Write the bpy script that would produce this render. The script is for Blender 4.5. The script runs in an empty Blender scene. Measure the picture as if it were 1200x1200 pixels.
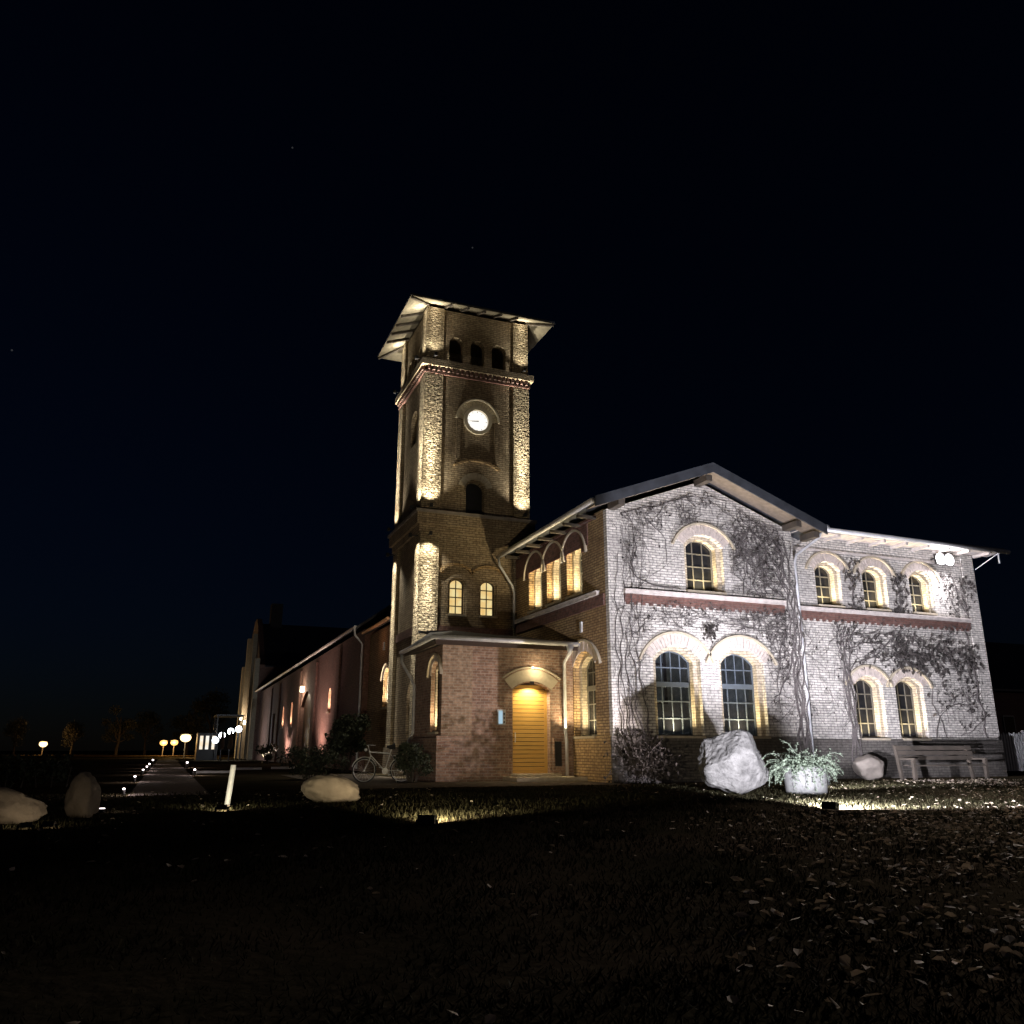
import bpy, bmesh, math, random
from mathutils import Vector, Matrix, noise
from mathutils.geometry import tessellate_polygon
R = math.radians
sc = bpy.context.scene
COL = sc.collection

# ------------------------------------------------------------------ camera, sky, moon, exposure
CAM_H = 0.9
cam_d = bpy.data.cameras.new('camera'); cam = bpy.data.objects.new('camera', cam_d); COL.objects.link(cam)
cam_d.sensor_width = 36; cam_d.lens = 36 * 975 / 1200; cam_d.clip_end = 2000; cam_d.clip_start = 0.05
cam.location = (0, 0, CAM_H)
cam.rotation_euler = (R(90 + 15.96), 0, -R(21.8))
sc.camera = cam

MOON_EL, MOON_AZ = R(5.0), R(45)            # low, from the right in front of the house
w = bpy.data.worlds.new('World'); sc.world = w; w.use_nodes = True
nt = w.node_tree; bg = nt.nodes['Background']
sky = nt.nodes.new('ShaderNodeTexSky'); sky.sky_type = 'NISHITA'; sky.sun_disc = False
sky.sun_elevation = MOON_EL; sky.sun_rotation = R(135); sky.air_density = 1.0; sky.dust_density = 0.4; sky.ozone_density = 4.0
hsv = nt.nodes.new('ShaderNodeMix'); hsv.data_type = 'RGBA'; hsv.blend_type = 'MULTIPLY'; hsv.inputs[0].default_value = 1
hsv.inputs[7].default_value = (0.55, 0.52, 0.80, 1)
nt.links.new(sky.outputs[0], hsv.inputs[6])
# a handful of stars
tc = nt.nodes.new('ShaderNodeTexCoord'); vor = nt.nodes.new('ShaderNodeTexVoronoi'); vor.inputs['Scale'].default_value = 9
nt.links.new(tc.outputs['Generated'], vor.inputs['Vector'])
lt = nt.nodes.new('ShaderNodeMath'); lt.operation = 'LESS_THAN'; lt.inputs[1].default_value = 0.009
nt.links.new(vor.outputs['Distance'], lt.inputs[0])
ml = nt.nodes.new('ShaderNodeMath'); ml.operation = 'MULTIPLY'; ml.inputs[1].default_value = 12.0
nt.links.new(lt.outputs[0], ml.inputs[0])
ad = nt.nodes.new('ShaderNodeMix'); ad.data_type = 'RGBA'; ad.blend_type = 'ADD'; ad.inputs[0].default_value = 1
nt.links.new(hsv.outputs[2], ad.inputs[6]); nt.links.new(ml.outputs[0], ad.inputs[7])
nt.links.new(ad.outputs[2], bg.inputs[0]); bg.inputs[1].default_value = 0.0023

sd = bpy.data.lights.new('moon', 'SUN'); sd.energy = 0.03; sd.angle = R(0.5); sd.color = (1.0, 0.86, 0.84)
so = bpy.data.objects.new('moon', sd); COL.objects.link(so)
so.rotation_euler = Vector((-math.sin(MOON_AZ) * math.cos(MOON_EL), math.cos(MOON_AZ) * math.cos(MOON_EL), -math.sin(MOON_EL))).to_track_quat('-Z', 'Y').to_euler()

vs = sc.view_settings
vs.view_transform = 'Standard'; vs.look = 'None'; vs.gamma = 1; vs.exposure = 0; vs.use_curve_mapping = False
sc.cycles.max_bounces = 5; sc.cycles.diffuse_bounces = 3; sc.cycles.glossy_bounces = 2
sc.cycles.sample_clamp_indirect = 4; sc.cycles.use_light_tree = True
sc.cycles.caustics_reflective = False; sc.cycles.caustics_refractive = False

# ------------------------------------------------------------------ materials
def nodes(name):
    m = bpy.data.materials.new(name); m.use_nodes = True
    return m, m.node_tree, m.node_tree.nodes['Principled BSDF']
def plain(name, col, rough=.7, metal=0, var=.25, scale=6, bump=.0, bscale=30):
    m, t, b = nodes(name)
    b.inputs['Roughness'].default_value = rough; b.inputs['Metallic'].default_value = metal
    tc = t.nodes.new('ShaderNodeTexCoord')
    n = t.nodes.new('ShaderNodeTexNoise'); n.inputs['Scale'].default_value = scale; n.inputs['Detail'].default_value = 6
    t.links.new(tc.outputs['Object'], n.inputs['Vector'])
    r = t.nodes.new('ShaderNodeValToRGB')
    r.color_ramp.elements[0].position = .3; r.color_ramp.elements[1].position = .7
    r.color_ramp.elements[0].color = tuple(c * (1 - var) for c in col) + (1,)
    r.color_ramp.elements[1].color = tuple(min(1, c * (1 + var)) for c in col) + (1,)
    t.links.new(n.outputs[0], r.inputs[0]); t.links.new(r.outputs[0], b.inputs['Base Color'])
    if bump:
        n2 = t.nodes.new('ShaderNodeTexNoise'); n2.inputs['Scale'].default_value = bscale; n2.inputs['Detail'].default_value = 8
        t.links.new(tc.outputs['Object'], n2.inputs['Vector'])
        bp = t.nodes.new('ShaderNodeBump'); bp.inputs['Strength'].default_value = 1; bp.inputs['Distance'].default_value = bump
        t.links.new(n2.outputs[0], bp.inputs['Height']); t.links.new(bp.outputs[0], b.inputs['Normal'])
    return m
def emit(name, col, s):
    m, t, b = nodes(name)
    b.inputs['Base Color'].default_value = (.02, .02, .02, 1)
    b.inputs['Emission Color'].default_value = (*col, 1); b.inputs['Emission Strength'].default_value = s
    return m
def brick(name, c1, c2, mortar, dark, stain=.5, bump=.012, bw=.262, rh=.083, ms=.011, rough=.012, stain_scale=.55, rscale=24):
    m, t, b = nodes(name)
    L = t.links.new
    b.inputs['Roughness'].default_value = .9
    tc = t.nodes.new('ShaderNodeTexCoord'); s = t.nodes.new('ShaderNodeSeparateXYZ'); L(tc.outputs['Object'], s.inputs[0])
    a = t.nodes.new('ShaderNodeMath'); a.operation = 'ADD'; L(s.outputs[0], a.inputs[0]); L(s.outputs[1], a.inputs[1])
    c = t.nodes.new('ShaderNodeCombineXYZ'); L(a.outputs[0], c.inputs[0]); L(s.outputs[2], c.inputs[1])
    # the courses are hand laid: wobble them slightly
    wn = t.nodes.new('ShaderNodeTexNoise'); wn.inputs['Scale'].default_value = 2.2; wn.inputs['Detail'].default_value = 3
    L(tc.outputs['Object'], wn.inputs['Vector'])
    wm = t.nodes.new('ShaderNodeVectorMath'); wm.operation = 'SCALE'; wm.inputs['Scale'].default_value = .035
    L(wn.outputs['Color'], wm.inputs[0])
    wa = t.nodes.new('ShaderNodeVectorMath'); wa.operation = 'ADD'; L(c.outputs[0], wa.inputs[0]); L(wm.outputs[0], wa.inputs[1])
    br = t.nodes.new('ShaderNodeTexBrick'); br.inputs['Scale'].default_value = 1
    br.inputs['Brick Width'].default_value = bw; br.inputs['Row Height'].default_value = rh
    br.inputs['Mortar Size'].default_value = ms; br.inputs['Mortar Smooth'].default_value = .25; br.inputs['Bias'].default_value = -.1
    br.inputs['Color1'].default_value = (*c1, 1); br.inputs['Color2'].default_value = (*c2, 1); br.inputs['Mortar'].default_value = (*mortar, 1)
    L(wa.outputs[0], br.inputs['Vector'])
    n = t.nodes.new('ShaderNodeTexNoise'); n.inputs['Scale'].default_value = stain_scale; n.inputs['Detail'].default_value = 7; n.inputs['Roughness'].default_value = .65
    L(tc.outputs['Object'], n.inputs['Vector'])
    r = t.nodes.new('ShaderNodeMapRange'); r.inputs[1].default_value = .46; r.inputs[2].default_value = .68; r.inputs[3].default_value = 0; r.inputs[4].default_value = stain
    L(n.outputs[0], r.inputs[0])
    mx = t.nodes.new('ShaderNodeMix'); mx.data_type = 'RGBA'; L(r.outputs[0], mx.inputs[0]); L(br.outputs['Color'], mx.inputs[6]); mx.inputs[7].default_value = (*dark, 1)
    n3 = t.nodes.new('ShaderNodeTexNoise'); n3.inputs['Scale'].default_value = 9; n3.inputs['Detail'].default_value = 6
    L(tc.outputs['Object'], n3.inputs['Vector'])
    r3 = t.nodes.new('ShaderNodeMapRange'); r3.inputs[1].default_value = .3; r3.inputs[2].default_value = .7; r3.inputs[3].default_value = .62; r3.inputs[4].default_value = 1.2
    L(n3.outputs[0], r3.inputs[0])
    mu = t.nodes.new('ShaderNodeVectorMath'); mu.operation = 'SCALE'; L(mx.outputs[2], mu.inputs[0]); L(r3.outputs[0], mu.inputs['Scale'])
    L(mu.outputs[0], b.inputs['Base Color'])
    n2 = t.nodes.new('ShaderNodeTexNoise'); n2.inputs['Scale'].default_value = rscale; n2.inputs['Detail'].default_value = 5
    L(tc.outputs['Object'], n2.inputs['Vector'])
    b2 = t.nodes.new('ShaderNodeBump'); b2.inputs['Strength'].default_value = 1; b2.inputs['Distance'].default_value = rough; L(n2.outputs[0], b2.inputs['Height'])
    b1 = t.nodes.new('ShaderNodeBump'); b1.inputs['Strength'].default_value = 1; b1.inputs['Distance'].default_value = bump; b1.invert = True
    L(br.outputs['Fac'], b1.inputs['Height']); L(b2.outputs[0], b1.inputs['Normal']); L(b1.outputs[0], b.inputs['Normal'])
    return m

def clear_glass():
    m, t, b = nodes('clear_window_glass'); b.inputs['Base Color'].default_value = (.02, .02, .025, 1); b.inputs['Roughness'].default_value = .06
    tr = t.nodes.new('ShaderNodeBsdfTransparent'); tr.inputs[0].default_value = (.85, .9, .92, 1); mx = t.nodes.new('ShaderNodeMixShader'); mx.inputs[0].default_value = .30
    t.links.new(tr.outputs[0], mx.inputs[1]); t.links.new(b.outputs[0], mx.inputs[2]); t.links.new(mx.outputs[0], t.nodes['Material Output'].inputs['Surface'])
    return m
M = {}
M['yellow'] = brick('yellow_brick', (.80, .76, .71), (.60, .57, .53), (.24, .23, .22), (.36, .34, .33), .5)
M['yellow_smooth'] = brick('pale_brick', (.66, .58, .46), (.56, .48, .37), (.30, .26, .20), (.40, .34, .26), .3, .006, rough=.006)
M['tower'] = brick('tower_brick', (.47, .375, .25), (.34, .26, .165), (.14, .105, .065), (.17, .115, .07), .7, .022, rough=.03)
M['tower_rough'] = brick('rough_corner_brick', (.52, .43, .28), (.38, .30, .19), (.16, .12, .075), (.24, .17, .10), .6, .05, rough=.16, rscale=11)
M['shaded_plinth'] = brick('shade_darkened_plinth_brick', (.17, .155, .14), (.12, .11, .10), (.08, .075, .068), (.09, .08, .075), .6, .010)  # pale brick darkened to carry the shade along the wall foot
M['side'] = brick('side_brick', (.58, .41, .21), (.42, .28, .14), (.12, .08, .045), (.16, .085, .045), .6, .012)
M['porchbrick'] = brick('porch_brick', (.41, .26, .18), (.25, .14, .10), (.42, .33, .27), (.44, .33, .26), .45, .014, rough=.014, stain_scale=1.3, ms=.014)
M['porch_corner'] = brick('pale_porch_corner_brick', (.48, .33, .22), (.30, .19, .12), (.46, .37, .28), (.42, .32, .24), .35, .014, rough=.012, ms=.015)
M['red'] = brick('red_brick', (.20, .095, .075), (.13, .065, .055), (.18, .12, .10), (.12, .055, .045), .5, .010)
M['barn'] = brick('barn_brick', (.30, .155, .12), (.23, .115, .09), (.26, .19, .16), (.20, .13, .11), .6, .010)
M['sand'] = plain('sandstone', (.48, .42, .32), .85, var=.15, bump=.006)
M['hoodbrick'] = plain('pinkish_arch_brick', (.56, .49, .45), .85, var=.2, scale=9, bump=.006)
M['ledgestone'] = plain('pale_ledge_stone', (.58, .53, .50), .85, var=.2, scale=5, bump=.006)
M['plinth'] = plain('plinth_render', (.27, .24, .21), .9, var=.3, scale=2.2, bump=.015, bscale=14)
M['roof'] = plain('dark_roofing', (.045, .05, .06), .6, var=.3, scale=3)
M['soffit'] = plain('soffit_boards', (.20, .16, .12), .8, var=.2)
M['soffit_pale'] = plain('pale_soffit_boards', (.17, .145, .10), .8, var=.25)
M['zinc'] = plain('zinc', (.62, .63, .66), .5, .3, var=.15, scale=4)
M['copper'] = plain('copper_gutter', (.42, .22, .12), .4, .6, var=.2)
M['frame'] = plain('window_frame_paint', (.13, .125, .11), .5, var=.1)
M['frame_dark'] = plain('dark_window_frame', (.05, .03, .02), .5, var=.1)
M['frame_blue'] = plain('grey_blue_window_frame', (.10, .125, .16), .5, var=.1)
M['glass'] = plain('dark_glass', (.012, .013, .016), .06, var=.2)
M['glass'].node_tree.nodes['Principled BSDF'].inputs['Specular IOR Level'].default_value = .25
M['interior'] = plain('interior_plaster', (.42, .42, .42), .9)
M['clear'] = clear_glass()
M['black'] = plain('black_metal', (.02, .02, .022), .5, var=.2)
M['stone'] = plain('boulder_granite', (.088, .087, .084), .9, var=.45, scale=5, bump=.07, bscale=9)
M['stone_tan'] = plain('boulder_sandstone', (.36, .30, .22), .9, var=.25, scale=3, bump=.03, bscale=8)
M['concrete'] = plain('planter_concrete', (.125, .128, .125), .8, var=.12, scale=6, bump=.004)
M['vine'] = plain('vine_bark', (.10, .088, .086), .9, var=.4, scale=8)
M['vineleaf'] = plain('withered_leaf', (.05, .043, .04), .9, var=.5, scale=5)
M['ivy'] = plain('pale_trailing_leaf', (.13, .165, .12), .6, var=.35, scale=12)
M['bush'] = plain('dark_shrub_leaf', (.035, .045, .025), .8, var=.5, scale=6)
M['tree'] = plain('tree_leaf', (.045, .05, .028), .8, var=.5, scale=2)
M['bark'] = plain('tree_bark', (.06, .05, .04), .9, var=.3, bump=.02)
M['wood'] = plain('weathered_wood', (.075, .062, .05), .8, var=.35, scale=3)
M['white'] = plain('white_paint', (.72, .73, .74), .6, var=.1, scale=5)
M['rubber'] = plain('tyre_rubber', (.03, .03, .03), .8)
M['steel'] = plain('bicycle_steel', (.62, .62, .60), .4, .2)
M['glow_win'] = None

def lit_pane(name, c1, c2, s):
    m, t, b = nodes(name)
    tc = t.nodes.new('ShaderNodeTexCoord'); n = t.nodes.new('ShaderNodeTexNoise'); n.inputs['Scale'].default_value = 2.6; n.inputs['Detail'].default_value = 3
    t.links.new(tc.outputs['Object'], n.inputs['Vector'])
    r = t.nodes.new('ShaderNodeValToRGB'); r.color_ramp.elements[0].position = .35; r.color_ramp.elements[1].position = .65
    r.color_ramp.elements[0].color = (*c1, 1); r.color_ramp.elements[1].color = (*c2, 1)
    t.links.new(n.outputs[0], r.inputs[0]); t.links.new(r.outputs[0], b.inputs['Emission Color']); b.inputs['Emission Strength'].default_value = s
    b.inputs['Base Color'].default_value = (.05, .05, .05, 1); b.inputs['Roughness'].default_value = .2
    return m
M['lit'] = lit_pane('lit_curtained_pane', (.95, .62, .22), (1, .85, .42), .85)
M['lit_white'] = lit_pane('lit_white_pane', (1, .8, .55), (1, .95, .85), 1.0)
M['clock'] = emit('clock_dial_glow', (1, .96, .88), 1.12)
M['rim'] = plain('glow_lightened_stone', (.72, .64, .48), .8, var=.1)  # colour raised to stand for the dial's glow on rim and arch
M['em_cold'] = emit('cold_lamp_lens', (1, .95, 1), 14)
M['em_warm'] = emit('warm_lamp_lens', (1, .82, .5), 8)
M['em_sodium'] = emit('sodium_lamp_glass', (1, .50, .12), 2.4)
M['em_sodium_hot'] = emit('bright_sodium_lamp_glass', (1, .70, .32), 3.2)
M['em_globe'] = emit('white_globe_glass', (.9, .95, 1), 8)
M['em_path'] = emit('path_lamp_lens', (1, .85, .85), 6)
M['screen'] = emit('intercom_screen', (.55, .8, .95), .7)

def door_mat():
    m, t, b = nodes('varnished_door_boards'); L = t.links.new
    b.inputs['Roughness'].default_value = .35
    tc = t.nodes.new('ShaderNodeTexCoord'); s = t.nodes.new('ShaderNodeSeparateXYZ'); L(tc.outputs['Object'], s.inputs[0])
    mp = t.nodes.new('ShaderNodeMapping'); mp.inputs['Scale'].default_value = (1.2, 1, 14); L(tc.outputs['Object'], mp.inputs[0])
    n = t.nodes.new('ShaderNodeTexNoise'); n.inputs['Scale'].default_value = 3; n.inputs['Detail'].default_value = 6; L(mp.outputs[0], n.inputs['Vector'])
    r = t.nodes.new('ShaderNodeValToRGB'); r.color_ramp.elements[0].color = (.50, .28, .065, 1); r.color_ramp.elements[1].color = (.70, .45, .14, 1)
    L(n.outputs[0], r.inputs[0]); L(r.outputs[0], b.inputs['Base Color'])
    return m
M['door'] = door_mat()

# ------------------------------------------------------------------ mesh helpers
class MB:
    def __init__(self): self.v = []; self.f = []
    def add(self, vs, fs):
        o = len(self.v); self.v += [tuple(x) for x in vs]; self.f += [tuple(i + o for i in f) for f in fs]
    def box(self, x0, x1, y0, y1, z0, z1):
        self.add([(x, y, z) for z in (z0, z1) for y in (y0, y1) for x in (x0, x1)],
                 [(0, 1, 3, 2), (4, 6, 7, 5), (0, 4, 5, 1), (2, 3, 7, 6), (0, 2, 6, 4), (1, 5, 7, 3)])
    def quad(self, a, b, c, d): self.add([a, b, c, d], [(0, 1, 2, 3)])
    def tube(self, path, r, n=6, cap=True):
        P = [Vector(p) for p in path]; rs = r if isinstance(r, (list, tuple)) else [r] * len(P)
        if len(P) < 2: return
        o = len(self.v); up = None
        for i, p in enumerate(P):
            d = (P[min(i + 1, len(P) - 1)] - P[max(i - 1, 0)])
            d = d.normalized() if d.length > 1e-9 else Vector((0, 0, 1))
            if up is None: up = d.orthogonal().normalized()
            else:
                up = up - d * up.dot(d); up = up.normalized() if up.length > 1e-6 else d.orthogonal().normalized()
            s = d.cross(up)
            for k in range(n):
                a = 2 * math.pi * k / n; self.v.append(tuple(p + (up * math.cos(a) + s * math.sin(a)) * rs[i]))
        for i in range(len(P) - 1):
            for k in range(n):
                a = o + i * n + k; b = o + i * n + (k + 1) % n; self.f.append((a, b, b + n, a + n))
        if cap:
            self.f.append(tuple(o + k for k in reversed(range(n)))); e = o + (len(P) - 1) * n
            self.f.append(tuple(e + k for k in range(n)))
    def lathe(self, prof, c, n=24):
        o = len(self.v); k = len(prof)
        for i in range(n):
            a = 2 * math.pi * i / n
            for (r, z) in prof: self.v.append((c[0] + r * math.cos(a), c[1] + r * math.sin(a), c[2] + z))
        for i in range(n):
            j = (i + 1) % n
            for q in range(k - 1): self.f.append((o + i * k + q, o + j * k + q, o + j * k + q + 1, o + i * k + q + 1))
    def disc(self, c, r, axis, t, n=28, sx=1):
        # a thin round plate; axis 'Y' or 'X' or 'Z'
        pts = [(math.cos(2 * math.pi * k / n) * r, math.sin(2 * math.pi * k / n) * r) for k in range(n)]
        def mp(u, v, d):
            return {'Y': (c[0] + u, c[1] + d, c[2] + v), 'X': (c[0] + d, c[1] + u, c[2] + v), 'Z': (c[0] + u, c[1] + v, c[2] + d)}[axis]
        self.prism(pts, mp, 0, t)
    def prism(self, poly, mp, d0, d1):
        n = len(poly)
        self.add([mp(u, v, d0) for u, v in poly] + [mp(u, v, d1) for u, v in poly],
                 [tuple(range(n)), tuple(range(2 * n - 1, n - 1, -1))] + [(i, (i + 1) % n, n + (i + 1) % n, n + i) for i in range(n)])
    def panel(self, outline, holes, mp, d0, d1):
        loops = [outline] + holes
        tris = tessellate_polygon([[Vector((u, v, 0)) for u, v in l] for l in loops])
        flat = [p for l in loops for p in l]
        self.add([mp(u, v, d0) for u, v in flat], [tuple(t) for t in tris])
        self.add([mp(u, v, d1) for u, v in flat], [tuple(reversed(t)) for t in tris])
        for l in loops:
            n = len(l)
            self.add([mp(u, v, d0) for u, v in l] + [mp(u, v, d1) for u, v in l], [(i, (i + 1) % n, n + (i + 1) % n, n + i) for i in range(n)])
    def sphere(self, c, r, n=10, m=7, sz=1):
        self.lathe([(r * math.sin(math.pi * k / m), -r * sz * math.cos(math.pi * k / m)) for k in range(m + 1)], c, n)
    def build(self, name, mat, parent=None, smooth=False, fix=True, local=False):
        off = Vector((0, 0, 0))
        if parent is not None and not local:
            p = parent
            while p is not None: off += p.location; p = p.parent
        me = bpy.data.meshes.new(name)
        me.from_pydata([(x - off.x, y - off.y, z - off.z) for x, y, z in self.v], [], self.f)
        if fix:
            b = bmesh.new(); b.from_mesh(me); bmesh.ops.recalc_face_normals(b, faces=b.faces); b.to_mesh(me); b.free()
        if smooth:
            for p in me.polygons: p.use_smooth = True
        me.materials.append(mat)
        o = bpy.data.objects.new(name, me); COL.objects.link(o)
        if parent is not None: o.parent = parent
        return o

def thing(name, label, cat, loc, group=None, rz=0):
    o = bpy.data.objects.new(name, None); COL.objects.link(o); o.location = loc; o.rotation_euler = (0, 0, rz)
    o['label'] = label; o['category'] = cat
    if group: o['group'] = group
    return o
def tag(o, label=None, cat=None, group=None, kind=None):
    if label: o['label'] = label
    if cat: o['category'] = cat
    if group: o['group'] = group
    if kind: o['kind'] = kind
    return o
def copy_tree(o, parent=None):
    c = o.copy(); COL.objects.link(c); c.parent = parent
    for ch in list(o.children): copy_tree(ch, c)
    return c
def light(kind, loc, power, col, parent, aim=None, **kw):
    d = bpy.data.lights.new(kind.lower() + '_light', kind); d.energy = power; d.color = col
    for k, v in kw.items(): setattr(d, k, v)
    o = bpy.data.objects.new(kind.lower() + '_light', d); COL.objects.link(o)
    off = Vector((0, 0, 0)); p = parent
    while p is not None: off += p.location; p = p.parent
    o.location = Vector(loc) - off
    if aim is not None: o.rotation_euler = (Vector(aim) - Vector(loc)).to_track_quat('-Z', 'Y').to_euler()
    if parent is not None: o.parent = parent
    return o
def PY(Y): return lambda u, v, d: (u, Y + d, v)
def PX(X): return lambda u, v, d: (X + d, u, v)
def arch(u0, u1, z0, zs, rise, n=14):
    w2 = (u1 - u0) / 2; c = (u0 + u1) / 2
    rise = min(rise, w2)
    r = (w2 * w2 + rise * rise) / (2 * rise); cz = zs + rise - r
    a0 = math.asin(min(1, w2 / r))
    if rise >= w2 - 1e-6: a0 = math.pi / 2
    pts = [(u0, z0), (u1, z0)]
    for k in range(n + 1):
        a = a0 - 2 * a0 * k / n
        pts.append((c + r * math.sin(a), cz + r * math.cos(a)))
    return pts
def hood(mb, mp, u0, u1, zs, rise, t, d0, d1, wedges=0, gap=.006, seed=0):
    """curved band lying over an arch; with wedges it is a ring of separate bricks"""
    w2 = (u1 - u0) / 2; c = (u0 + u1) / 2; rise = min(rise, w2)
    r = (w2 * w2 + rise * rise) / (2 * rise); cz = zs + rise - r; a0 = math.asin(min(1, w2 / r))
    rnd = random.Random(seed); n = wedges or 20
    for k in range(n):
        a = -a0 + 2 * a0 * k / n; b = -a0 + 2 * a0 * (k + 1) / n
        if wedges: a += gap / r; b -= gap / r
        j = rnd.uniform(-.008, .008) if wedges else 0
        P = [(c + q * math.sin(x), cz + q * math.cos(x)) for q, x in ((r, a), (r + t, a), (r + t, b), (r, b))]
        mb.prism(P, mp, d0 + j, d1)
WARM = (1.0, .80, .46)
def window(parent, wallmb, mp, u0, u1, z0, zs, rise, step=.16, d1=.15, d2=.42, cols=2, rows=4, transom=None, frame='frame', pane='glass',
           lamp=0, ring='yellow_smooth', hood_t=0, hood_z=None, lampcol=WARM, hoodmat='hoodbrick', wedge=True, label=None, holes=None, seed=0, back=False, lampu=None):
    """arched, stepped window; adds its hole to holes, its reveal ring to the building; returns the window part"""
    holes.append(arch(u0, u1, z0, zs, rise))
    i0, i1 = u0 + step, u1 - step; iz0 = z0; izs = zs - step * .25; ir = rise * (i1 - i0) / (u1 - u0)
    inner = arch(i0, i1, iz0, izs, ir)
    rvl = MB(); rvl.panel(arch(u0 - .12, u1 + .12, z0 - .10, zs, rise + .14), [inner], mp, d1 + .003, d2)
    fr = MB()
    fr.panel(arch(i0 - .03, i1 + .03, iz0 - .03, izs, ir + .03), [arch(i0 + .055, i1 - .055, iz0 + .06, izs - .01, ir * .93)], mp, d2 - .07, d2 - .012)
    top = izs + ir
    hgt = top - iz0
    def ztop(u):
        w2 = (i1 - i0) / 2; c = (i0 + i1) / 2; r = (w2 * w2 + ir * ir) / (2 * ir); return izs + ir - r + math.sqrt(max(0, r * r - (u - c) ** 2))
    bars = [(i0 + (i1 - i0) * k / cols) for k in range(1, cols)]
    for u in bars:
        fr.prism([(u - .018, iz0), (u + .018, iz0), (u + .018, ztop(u) - .03), (u - .018, ztop(u) - .03)], mp, d2 - .058, d2 - .016)
    zz = [iz0 + hgt * k / rows for k in range(1, rows)] if rows > 1 else []
    for k, z in enumerate(zz):
        tk = .018
        if transom is not None and k == transom: tk = .075
        if z < top - .1:
            uu = [u for u in (i0 + .02 * j for j in range(int((i1 - i0) / .02))) if ztop(u) > z + .04]
            fr.prism([(min(uu), z - tk), (max(uu) + .02, z - tk), (max(uu) + .02, z + tk), (min(uu), z + tk)], mp, d2 - (.064 if tk < .05 else .078), d2 - .018)
    wo = fr.build('window', M[frame], parent)
    rvl.build('reveal', M[ring], wo)
    if label: wo['label'] = label
    pn = MB(); pn.panel(arch(i0 - .05, i1 + .05, iz0 - .05, izs, ir + .05), [], mp, d2 - .035, d2 - .028); pn.build('pane', M[pane], wo)
    sl = MB(); sl.prism([(u0 + .004, z0 - .07), (u1 - .004, z0 - .07), (u1 - .004, z0), (u0 + .004, z0)], mp, -.09, d1); sl.build('sill', M['sand'], wo)
    if hood_t:
        hb = MB(); hz = hood_z if hood_z is not None else zs
        hood(hb, mp, u0 - .02, u1 + .02, hz, rise + .02, hood_t, -.022, d1 - .002, max(9, int((u1 - u0) * 12)) if wedge else 0, seed=seed)
        hb.build('arch_hood', M[hoodmat], wo)
        db = MB(); hood(db, mp, u0 - .02 - hood_t, u1 + .02 + hood_t, hz - hood_t * .12, rise + .02 + hood_t * .92, .07, -.085, .02)
        db.build('drip_moulding', M['sand'], wo)
    if lamp:
        c = (u0 + u1) / 2 if lampu is None else lampu
        lm = MB(); lm.prism([(c - .28, z0 + .004), (c + .28, z0 + .004), (c + .28, z0 + .03), (c - .28, z0 + .03)], mp, .03, .07); lm.build('sill_lamp', M['black'], wo)
        p = mp(c, z0 + .06, .09); q = mp(c, z0 + 2, .17)
        light('AREA', p, lamp * 4.5, lampcol, parent, aim=q, shape='RECTANGLE', size=.06, size_y=.06, spread=R(150))
    return wo
def soft(x, y, s=.35, seed=0): return noise.noise(Vector((x * s, y * s, seed * 7.3)))

# ================================================================== GROUND
def ground_mat():
    m, t, b = nodes('night_lawn'); L = t.links.new
    b.inputs['Roughness'].default_value = 1; b.inputs['Specular IOR Level'].default_value = 0
    tc = t.nodes.new('ShaderNodeTexCoord')
    n = t.nodes.new('ShaderNodeTexNoise'); n.inputs['Scale'].default_value = .6; n.inputs['Detail'].default_value = 8; L(tc.outputs['Object'], n.inputs['Vector'])
    r = t.nodes.new('ShaderNodeValToRGB'); r.color_ramp.elements[0].position = .35; r.color_ramp.elements[1].position = .7
    r.color_ramp.elements[0].color = (.030, .026, .016, 1); r.color_ramp.elements[1].color = (.062, .047, .032, 1)
    L(n.outputs[0], r.inputs[0]); L(r.outputs[0], b.inputs['Base Color'])
    n2 = t.nodes.new('ShaderNodeTexNoise'); n2.inputs['Scale'].default_value = 9; n2.inputs['Detail'].default_value = 8; L(tc.outputs['Object'], n2.inputs['Vector'])
    bp = t.nodes.new('ShaderNodeBump'); bp.inputs['Distance'].default_value = .02; bp.inputs['Strength'].default_value = 1
    L(n2.outputs[0], bp.inputs['Height']); L(bp.outputs[0], b.inputs['Normal'])
    return m
g = MB()
xs = [-900, -300, -120, -60] + [-30 + 1.2 * k for k in range(68)] + [80, 150, 400, 900]
ys = [-200, -60, -20] + [-5 + 1.2 * k for k in range(46)] + [60, 80, 120, 200, 500, 1200]
gi = {}
for i, x in enumerate(xs):
    for j, y in enumerate(ys):
        z = 0.0
        if -28 < x < 48 and 3 < y < 19: z = .035 * soft(x, y, .5) + .02 * soft(x, y, 1.4, 3) - .01
        gi[i, j] = len(g.v); g.v.append((x, y, z))
for i in range(len(xs) - 1):
    for j in range(len(ys) - 1): g.f.append((gi[i, j], gi[i + 1, j], gi[i + 1, j + 1], gi[i, j + 1]))
tag(g.build('ground', ground_mat(), smooth=True), kind='structure')
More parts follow.
